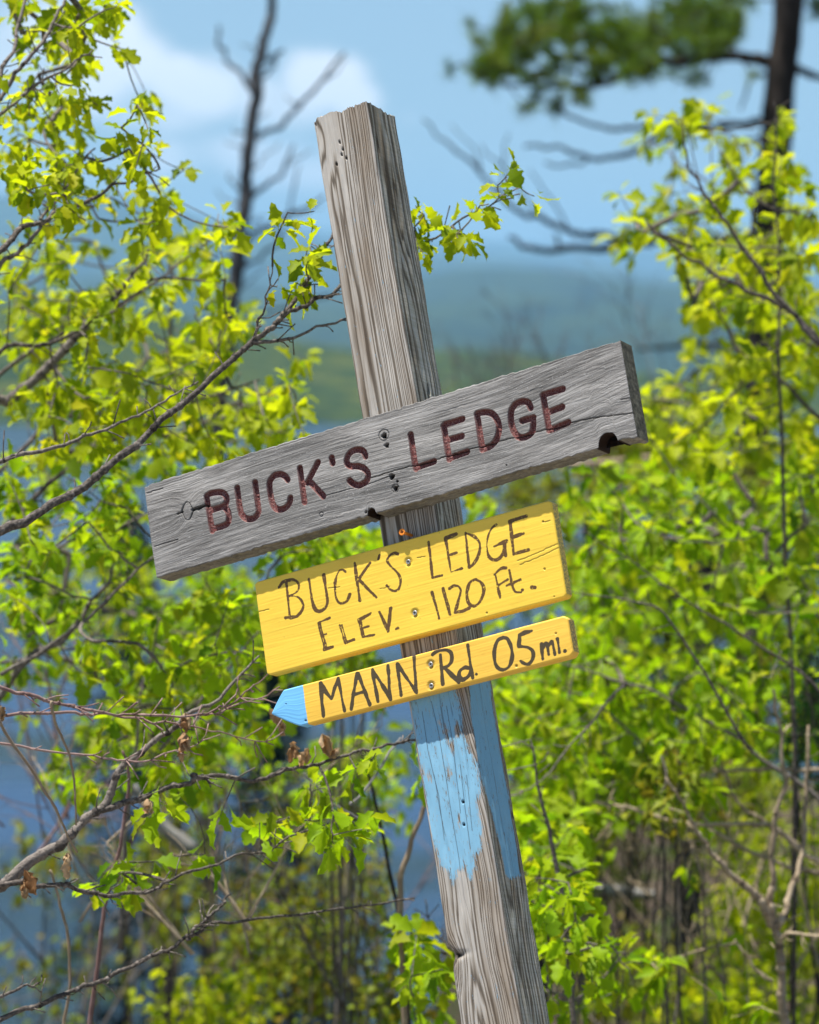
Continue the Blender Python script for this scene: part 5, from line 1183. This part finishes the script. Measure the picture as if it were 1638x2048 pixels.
BUSHES = [
    ('olive green bush with bronze leaf tips at the bottom edge left of the post', 610, 1900, 130, 150, 8.6, 120, M_LEAF_O, 'plain', (.03, .05), M_BARK_DARK),
    ('bronze olive bush rising behind the bare limb left of the post', 690, 1790, 100, 120, 9.4, 60, M_LEAF_O, 'plain', (.03, .05), M_BARK_GREY),
    ('yellow green bush at the bottom edge below the lowest bare limb', 430, 2010, 120, 80, 8.2, 60, M_LEAF_Y, 'plain', (.03, .05), M_BARK_GREY),
    ('dim olive bush round the dark trunk at the lower left', 335, 1760, 70, 150, 11.0, 75, M_LEAF_O, 'plain', (.035, .06), M_BARK_DARK),
    ('thin scrubby bush in the bottom left corner in front of the lake', 130, 1980, 190, 110, 10.5, 36, M_LEAF_O, 'plain', (.03, .05), M_BARK_GREY),
    ('sparse brown twiggy bush under the arrow board left of the post', 600, 1640, 190, 120, 10.5, 60, M_LEAF_O, 'plain', (.03, .045), M_BARK_GREY),
    ('dull green bush at the bottom edge right of the slender sapling', 1270, 1960, 110, 110, 10.5, 90, M_LEAF_O, 'plain', (.035, .06), M_BARK_DARK),
    ('bright olive bush filling the corner behind the forked trunk', 1560, 1840, 150, 240, 9.5, 230, M_LEAF_Y, 'plain', (.035, .06), M_BARK_TAN),
    ('olive bush behind the crossing bare twigs at the right', 1440, 1600, 120, 120, 10.0, 120, M_LEAF_O, 'plain', (.035, .06), M_BARK_GREY),
    ('small rusty brown bush in the middle of the right hand greenery', 1325, 1565, 45, 75, 6.9, 40, M_LEAF_O, 'plain', (.03, .05), M_BARK_GREY),
    ('dark green fir like bush at the right edge above the forked trunk', 1615, 1420, 48, 150, 7.8, 150, M_LEAF_D, 'narrow', (.02, .035), M_BARK_DARK),
    ('dim green scrub between the dark trunk and the slender sapling', 1180, 1740, 120, 150, 12.5, 80, M_LEAF_O, 'plain', (.035, .06), M_BARK_DARK),
    ('low green bush at the bottom edge in front of the forked trunk', 1480, 2030, 150, 90, 8.6, 90, M_LEAF_Y, 'plain', (.035, .055), M_BARK_GREY),
    ('bronze tipped bush at the bottom edge just left of the post', 760, 2010, 90, 90, 8.0, 50, M_LEAF_O, 'plain', (.03, .05), M_BARK_GREY),
    ('soft yellow green bush at the left behind the sapling above the water', 170, 1180, 170, 110, 11.5, 50, M_LEAF_Y, 'plain', (.035, .065), M_BARK_GREY),
    ('soft green bush behind the lower left corner of the grey board', 420, 1260, 130, 150, 10.5, 150, M_LEAF_G, 'plain', (.035, .065), M_BARK_GREY),
    ('thin yellow green bush between the bare limbs and the blue water', 350, 1470, 200, 110, 9.5, 45, M_LEAF_G, 'plain', (.035, .06), M_BARK_GREY),
    ('yellow green bush just left of the post under the arrow board', 700, 1560, 120, 110, 8.6, 70, M_LEAF_G, 'plain', (.032, .06), M_BARK_TAN),
    ('green bush showing between the grey board and the yellow board', 690, 1105, 70, 50, 7.6, 60, M_LEAF_G, 'plain', (.03, .055), M_BARK_GREY),
    ('small green bush showing between the yellow board and the arrow board', 700, 1345, 110, 40, 7.8, 50, M_LEAF_G, 'plain', (.03, .055), M_BARK_GREY),
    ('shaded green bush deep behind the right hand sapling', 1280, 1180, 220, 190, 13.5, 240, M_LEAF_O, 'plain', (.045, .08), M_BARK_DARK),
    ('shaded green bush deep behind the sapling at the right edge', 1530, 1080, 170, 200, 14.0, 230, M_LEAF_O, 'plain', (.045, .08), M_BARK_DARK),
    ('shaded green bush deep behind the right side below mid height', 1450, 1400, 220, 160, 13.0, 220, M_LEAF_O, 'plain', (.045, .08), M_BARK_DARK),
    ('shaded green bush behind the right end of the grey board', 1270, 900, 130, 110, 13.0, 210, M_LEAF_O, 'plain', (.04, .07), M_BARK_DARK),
    ('bright green bush close behind the right side of the arrow board', 1150, 1420, 130, 170, 7.6, 130, M_LEAF_G, 'oak', (.03, .065), M_BARK_GREY),
    ('bright green bush behind the upright side of the post in the lower right', 1130, 1640, 90, 130, 7.4, 60, M_LEAF_G, 'oak', (.03, .06), M_BARK_GREY),
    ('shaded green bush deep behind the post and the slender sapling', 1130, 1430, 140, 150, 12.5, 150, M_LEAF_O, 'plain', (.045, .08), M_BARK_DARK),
    ('yellow green scrub low at the left edge behind the curled brown leaves', 90, 1720, 150, 100, 10.8, 25, M_LEAF_O, 'plain', (.035, .06), M_BARK_GREY),
    ('olive scrub low in the middle behind the lowest bare limb', 500, 1860, 130, 110, 9.8, 70, M_LEAF_O, 'plain', (.03, .055), M_BARK_RED),
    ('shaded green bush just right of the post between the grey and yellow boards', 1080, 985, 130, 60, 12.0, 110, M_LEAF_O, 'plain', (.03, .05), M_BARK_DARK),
]
for (lb, px, py, rx, ry, d, n, mat, kd_, ll, bk) in BUSHES: bush(lb, px, py, rx, ry, d, n, mat, kd_, ll, bk)
def thicket(label, px, py, rx, ry, d, n, mat):
    f0 = at(px, py + ry * 1.1, d); zg = float(ground_z(f0[0], f0[1])); b = np.array([f0[0], f0[1], min(zg, f0[2])])
    root = empty('bare_bush', b); tag(root, label, 'bush', 'leafless bushes on the slope')
    g = Geo()
    def fork(p, dr, ln, r_, lev, own=False):
        e = p + dr * ln; m_ = (p + e) / 2 + rng.normal(0, .05 * ln, 3); t = np.linspace(0, 1, 6)[:, None]
        line = (1 - t) ** 2 * p + 2 * t * (1 - t) * m_ + t * t * e
        if own: gg = Geo(); gg.tube(line - b, r_, r_ * .45, k=6, wob=.05, a=rng.random()); gg.build('stem', mat, root)
        else: g.tube(line - b, r_, r_ * .5, k=4, cap=False, a=rng.random())
        if lev == 0: return
        for _ in range(rng.integers(3, 6)):
            s_ = line[rng.integers(2, 6)]; fork(s_, unit(dr + rng.normal(0, .5, 3)), ln * rng.uniform(.35, .65), max(r_ * .5, .0008), lev - 1)
    for k in range(max(6, n // 9)):
        p = at(px + rng.normal(0, .6) * rx, py + ry * rng.uniform(.2, 1.1), d + rng.normal(0, .4)); hgt = ry / F_PX * d * rng.uniform(.8, 1.7)
        own = p[2] < zg + 0.4 or k < 6
        fork(p, unit(np.array([rng.normal(0, .55), rng.normal(0, .4), 1.0])), hgt, rng.uniform(.0022, .0048), 2, own)
    tag(g.build('twigs', mat, root), kind='stuff')
    return root
# leafless brush: grey brown thickets
for (lb, px, py, rx, ry, d, n, bk) in [
    ('leafless grey thicket at the lower left in front of the water', 230, 1860, 220, 220, 9.0, 54, M_BARK_GREY), ('leafless brown thicket below the arrow board', 560, 1760, 200, 240, 9.8, 54, M_BARK_RED),
    ('leafless grey thicket close left of the post base', 740, 1850, 110, 260, 7.6, 40, M_BARK_GREY), ('leafless dark thicket right of the slender sapling', 1250, 1740, 160, 240, 9.0, 120, M_BARK_DARK),
    ('leafless pale thicket under the crossing twigs at the right', 1300, 1680, 150, 90, 7.6, 70, M_BARK_TAN), ('leafless thicket behind the right end of the grey board', 1180, 960, 150, 80, 13.0, 80, M_BARK_GREY),
    ('leafless thicket at the bottom edge right of the post', 1180, 1990, 150, 110, 8.4, 70, M_BARK_GREY),
    ('leafless tan thicket at the lower left nearest the camera', 420, 1700, 260, 200, 6.4, 100, M_BARK_TAN), ('leafless thicket of thin reddish twigs at the left edge', 90, 1560, 120, 200, 7.2, 80, M_BARK_RED), ('leafless thicket of tan twigs in the lower right beside the forked trunk', 1420, 1800, 160, 160, 7.4, 90, M_BARK_TAN)]:
    thicket(lb, px, py, rx, ry, d, n, bk)

# --- trunks and logs in the shade behind ------------------------------------------------------
def pole_tree(name, label, pts, r0, r1, mat, cat='tree', extra=(), group=None, limb_scale=0.76):
    P = branch_line(pts, 6, 0.01); b = np.array([P[0][0], P[0][1], float(ground_z(P[0][0], P[0][1])) - 0.1])
    P = np.concatenate([[b], P]); root = empty(name, b); tag(root, label, cat, group)
    g = Geo(); g.tube(P - b, np.linspace(r0, r1, len(P)), k=10, wob=0.04); g.build('trunk', mat, root)
    for (pp, a0, a1) in extra:
        Q_ = branch_line(pp, 6, 0.012); g = Geo(); g.tube(Q_ - b, np.linspace(a0, a1, len(Q_)) * limb_scale, k=7, wob=0.08); g.build('branch', mat, root)
    return root
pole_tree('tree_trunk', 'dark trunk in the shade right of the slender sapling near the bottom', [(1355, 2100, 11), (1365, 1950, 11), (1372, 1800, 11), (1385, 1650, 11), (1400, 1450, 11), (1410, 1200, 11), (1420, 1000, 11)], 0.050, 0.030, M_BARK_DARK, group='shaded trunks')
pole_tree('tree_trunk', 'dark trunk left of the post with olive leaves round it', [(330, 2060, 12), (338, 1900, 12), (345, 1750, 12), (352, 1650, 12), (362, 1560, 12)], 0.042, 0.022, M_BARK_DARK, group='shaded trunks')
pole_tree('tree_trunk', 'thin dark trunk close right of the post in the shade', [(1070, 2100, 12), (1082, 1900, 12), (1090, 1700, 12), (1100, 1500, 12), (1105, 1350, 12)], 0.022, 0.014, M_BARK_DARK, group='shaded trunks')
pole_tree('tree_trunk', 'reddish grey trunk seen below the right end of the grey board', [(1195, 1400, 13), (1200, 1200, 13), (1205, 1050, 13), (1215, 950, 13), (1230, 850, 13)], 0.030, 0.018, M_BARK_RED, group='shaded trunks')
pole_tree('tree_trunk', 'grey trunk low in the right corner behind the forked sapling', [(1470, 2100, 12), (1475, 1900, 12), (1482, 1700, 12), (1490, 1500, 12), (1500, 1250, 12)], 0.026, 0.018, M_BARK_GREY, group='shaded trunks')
stick('fallen_log', 'grey broken dead log slanting among twigs at the lower left', 'log', [(262, 1570, 8.5), (290, 1605, 8.5), (330, 1655, 8.5), (385, 1705, 8.5)], 0.010, 0.020, M_DEADWOOD, part='wood')
stick('fallen_log', 'pale grey log lying level in the shade right of the post', 'log', [(1190, 1776, 9.5), (1240, 1783, 9.5), (1310, 1792, 9.5)], 0.016, 0.014, M_DEADWOOD, part='wood')
stick('fallen_log', 'pale brown dead limb lying level behind the right end of the grey board', 'log', [(1140, 932, 11), (1210, 928, 11), (1320, 918, 11), (1400, 915, 11)], 0.016, 0.012, M_BARK_TAN, part='wood')

# --- the dead snag ------------------------------------------------------------------------------
dS = 17
SNAG_TWIGS = []
for (x_, y_, sg) in [(525, 110, -1), (515, 150, 1), (503, 240, 1), (498, 300, -1), (490, 350, 1), (487, 420, -1), (482, 450, 1), (474, 520, -1), (466, 590, 1), (462, 610, -1), (452, 700, 1), (448, 720, -1), (640, 165, 1), (600, 215, -1), (570, 330, 1), (580, 430, 1), (560, 470, -1)]:
    l_ = rng.uniform(28, 70); k_ = rng.uniform(.2, 1.1)
    SNAG_TWIGS.append(([(x_, y_, 17), (x_ + sg * l_ * .5, y_ - l_ * k_ * .4, 17), (x_ + sg * l_, y_ - l_ * k_, 17)], .008, .003))
sn = lambda *p: [(a, b, dS) for a, b in p]
pole_tree('dead_tree', 'bare dead tree with a spiky top standing against the cloud', sn((415, 1100), (430, 900), (440, 790), (455, 680), (470, 560), (484, 440), (497, 310), (508, 200), (522, 120), (537, 50), (548, -30)), 0.052, 0.021, M_SNAG, 'dead tree',
          [(sn((515, 278), (560, 250), (600, 215), (640, 165), (688, 103)), .020, .010), (sn((497, 172), (470, 140), (445, 105), (436, 85), (438, 55)), .017, .009), (sn((502, 395), (540, 365), (570, 330), (590, 290)), .017, .008), (sn((480, 490), (530, 455), (580, 430), (650, 390)), .020, .008),
           (sn((480, 540), (530, 510), (560, 470), (580, 420), (605, 330)), .014, .006), (sn((486, 385), (470, 368), (455, 350)), .013, .006), (sn((495, 275), (480, 268), (470, 258)), .010, .005), (sn((530, 115), (520, 90), (518, 80)), .014, .008), (sn((535, 120), (555, 110), (570, 95)), .016, .008), (sn((505, 190), (500, 165), (498, 150)), .012, .007), (sn((520, 160), (545, 135), (552, 115)), .012, .007), (sn((465, 470), (445, 455), (430, 450)), .010, .005), (sn((460, 640), (500, 625), (560, 622), (660, 590)), .013, .006)] + SNAG_TWIGS)

# --- the pine -------------------------------------------------------------------------------------
def make_pine():
    D = 17; q = lambda *p: [(a, b, D) for a, b in p]
    root = pole_tree('pine_tree', 'tall dark pine at the upper right with one needled limb and bare dead limbs', q((1500, 1250), (1512, 950), (1522, 700), (1533, 500), (1547, 330), (1562, 170), (1580, 0), (1592, -120)), 0.094, 0.070, M_PINE_BARK, 'pine tree',
        [(q((1548, 130), (1510, 112), (1440, 112), (1360, 122), (1300, 130), (1250, 150), (1190, 170), (1110, 172), (1010, 168)), .045, .012), (q((1250, 150), (1180, 130), (1110, 110), (1040, 100), (980, 110)), .020, .007), (q((1300, 130), (1220, 90), (1130, 60)), .016, .006), (q((1210, 160), (1150, 150), (1060, 140), (960, 150)), .014, .006),
         (q((1550, 240), (1500, 247), (1430, 255), (1380, 265), (1320, 282), (1240, 310), (1180, 315), (1110, 296), (1050, 292)), .030, .010), (q((1180, 315), (1150, 328), (1090, 330)), .012, .007), (q((1420, 255), (1330, 252), (1250, 258), (1180, 248), (1130, 228), (1112, 218)), .018, .010),
         (q((1540, 280), (1500, 278), (1450, 292)), .014, .008), (q((1535, 470), (1450, 478), (1350, 475), (1280, 485), (1180, 497), (1100, 500), (1050, 495), (1015, 472)), .036, .014), (q((1290, 484), (1200, 470), (1140, 464), (1085, 440), (1050, 425), (990, 380), (930, 320), (880, 270), (845, 235)), .026, .006),
         (q((1085, 440), (1000, 330), (960, 290)), .009, .004), (q((1000, 385), (1010, 320), (1015, 270)), .009, .004), (q((960, 350), (950, 300), (900, 250)), .008, .003), (q((1140, 464), (1100, 400), (1060, 340)), .009, .004), (q((1110, 470), (1120, 490), (1115, 500)), .014, .010),
         (q((1575, 135), (1610, 145), (1680, 160)), .030, .020), (q((1528, 150), (1515, 150), (1495, 175), (1482, 220)), .014, .008), (q((1525, 690), (1450, 690), (1360, 690), (1280, 700)), .030, .010)])
    b = np.array(root.location)
    # needle tufts: fans of thin blades on short twigs
    spots = []
    for (cx, cy, rx, ry, n) in [(1060, 60, 95, 55, 44), (1000, 100, 60, 45, 26), (1150, 70, 90, 60, 42), (1240, 90, 80, 55, 36), (1300, 70, 70, 60, 32), (1370, 70, 70, 55, 32), (1420, 90, 45, 40, 18), (1450, 20, 50, 50, 26), (1380, 10, 50, 30, 14), (970, 135, 45, 30, 16), (1300, 130, 60, 25, 14), (1190, 130, 40, 22, 7), (1080, 150, 80, 14, 9), (1160, 190, 14, 14, 4), (1060, 200, 14, 22, 4), (1385, 150, 18, 16, 3), (1130, 20, 60, 25, 14), (1460, 60, 30, 25, 8)]:
        for _ in range(n): spots.append(at(cx + rng.normal(0, .5) * rx, cy + rng.normal(0, .5) * ry, D + rng.normal(0, .35)))
    spots += [at(1112 + rng.normal(0, 6), 216 + rng.normal(0, 6), D) for _ in range(3)] + [at(1635 + rng.normal(0, 12), 15 + rng.normal(0, 14), D) for _ in range(5)]
    V, T, A = [], [], []; n = 0; g = Geo()
    limb = np.concatenate([branch_line(q((1510, 112), (1440, 112), (1360, 122), (1300, 130), (1250, 150), (1190, 170), (1110, 172), (1010, 168)), 5), branch_line(q((1250, 150), (1180, 130), (1110, 110), (1040, 100), (980, 110)), 5), branch_line(q((1300, 130), (1220, 90), (1130, 60)), 5)])
    pts, edges = grow(limb, np.array(spots))
    for p, c in edges:
        a, e = pts[p], pts[c]; g.tube(np.stack([a, (a + e) / 2 + rng.normal(0, .02, 3), e]) - b, .007, .004, k=4, cap=False)
    tag(g.build('twigs', M_PINE_BARK, root), kind='stuff')
    for s in spots:
        ax = unit(rng.normal(0, .7, 3) + np.array([-.2, 0, .7])); rr_ = rng.random()
        for _ in range(60):
            d = unit(ax * rng.uniform(0.1, 1.0) + rng.normal(0, .55, 3)); p = s + ax * rng.uniform(-.06, .05); ln = rng.uniform(.055, .095)
            sd_ = unit(np.cross(d, rng.normal(0, 1, 3))) * 0.0030
            V += [p - sd_, p + sd_, p + d * ln]; T.append((n, n + 1, n + 2)); A += [rr_] * 3; n += 3
    o = mesh_np('needles', np.array(V) - b, [np.array(T)], M_NEEDLE, root, False, {'rnd': np.array(A)}); tag(o, kind='stuff')
make_pine()

# --- wispy leafless shrubs on the slope, between post and pine
for (lb, px, py, rx, ry, d, n) in [('tall wispy leafless shrub left of the pine against the blue hills', 1130, 730, 70, 140, 15, 70), ('wispy leafless shrub with arching twigs close to the pine trunk', 1310, 720, 90, 150, 16, 90),
        ('small wispy leafless shrub right beside the post above the grey board', 950, 760, 50, 110, 15, 50), ('low wispy leafless shrub midway along the top of the grey board', 1035, 770, 50, 100, 16, 50)]:
    r_ = thicket(lb, px, py, rx, ry, d, n, M_SNAG); r_['group'] = 'leafless shrubs beyond the post'

# --- spruces down the slope in front of the lake ----------------------------------------------------
def spruce(label, px, py_top, d, width):
    t = at(px, py_top, d); b = np.array([t[0], t[1], float(ground_z(t[0], t[1])) - .3]); h = t[2] - b[2]
    root = empty('spruce_tree', b); tag(root, label, 'spruce', 'spruces down the slope')
    g = Geo(); g.tube(np.array([[0, 0, 0], [0, 0, h * .5], [0, 0, h]]), [.16, .10, .01], k=7); g.build('trunk', M_BARK_DARK, root)
    V, Q, A = [], [], []; n = 0
    for k in range(1500):
        f = rng.random() ** .8; z = h * (0.12 + .88 * f); rad = width * (1 - f) ** .8 * rng.uniform(.35, 1.05) + .05; th = rng.random() * 6.28
        p = np.array([math.cos(th) * rad, math.sin(th) * rad, z - rad * .35]); o_ = np.array([math.cos(th), math.sin(th), -.3]); s_ = np.array([-math.sin(th), math.cos(th), rng.normal(0, .3)])
        L_ = rng.uniform(.25, .5); W_ = rng.uniform(.06, .13)
        V += [p - o_ * L_ * .4, p - s_ * W_ + o_ * .1, p + o_ * L_ * .6, p + s_ * W_ + o_ * .1]; Q.append((n, n + 1, n + 2, n + 3)); A += [rng.random()] * 4; n += 4
    tag(mesh_np('crown', np.array(V), [np.array(Q)], M_SPRUCE, root, False, {'rnd': np.array(A)}), kind='stuff')
M_SPRUCE = mat_leaf('spruce_needles', [(0.008, 0.022, 0.012), (0.014, 0.036, 0.016), (0.022, 0.05, 0.02)], (1, 1, .8), 0.6, 0.15)
for a in [('dark spruce below the slope showing left of the arrow tip', 545, 1230, 40, 1.3), ('dark spruce left of the snag behind the green leaves', 250, 1000, 44, 1.7)]:
    spruce(*a)
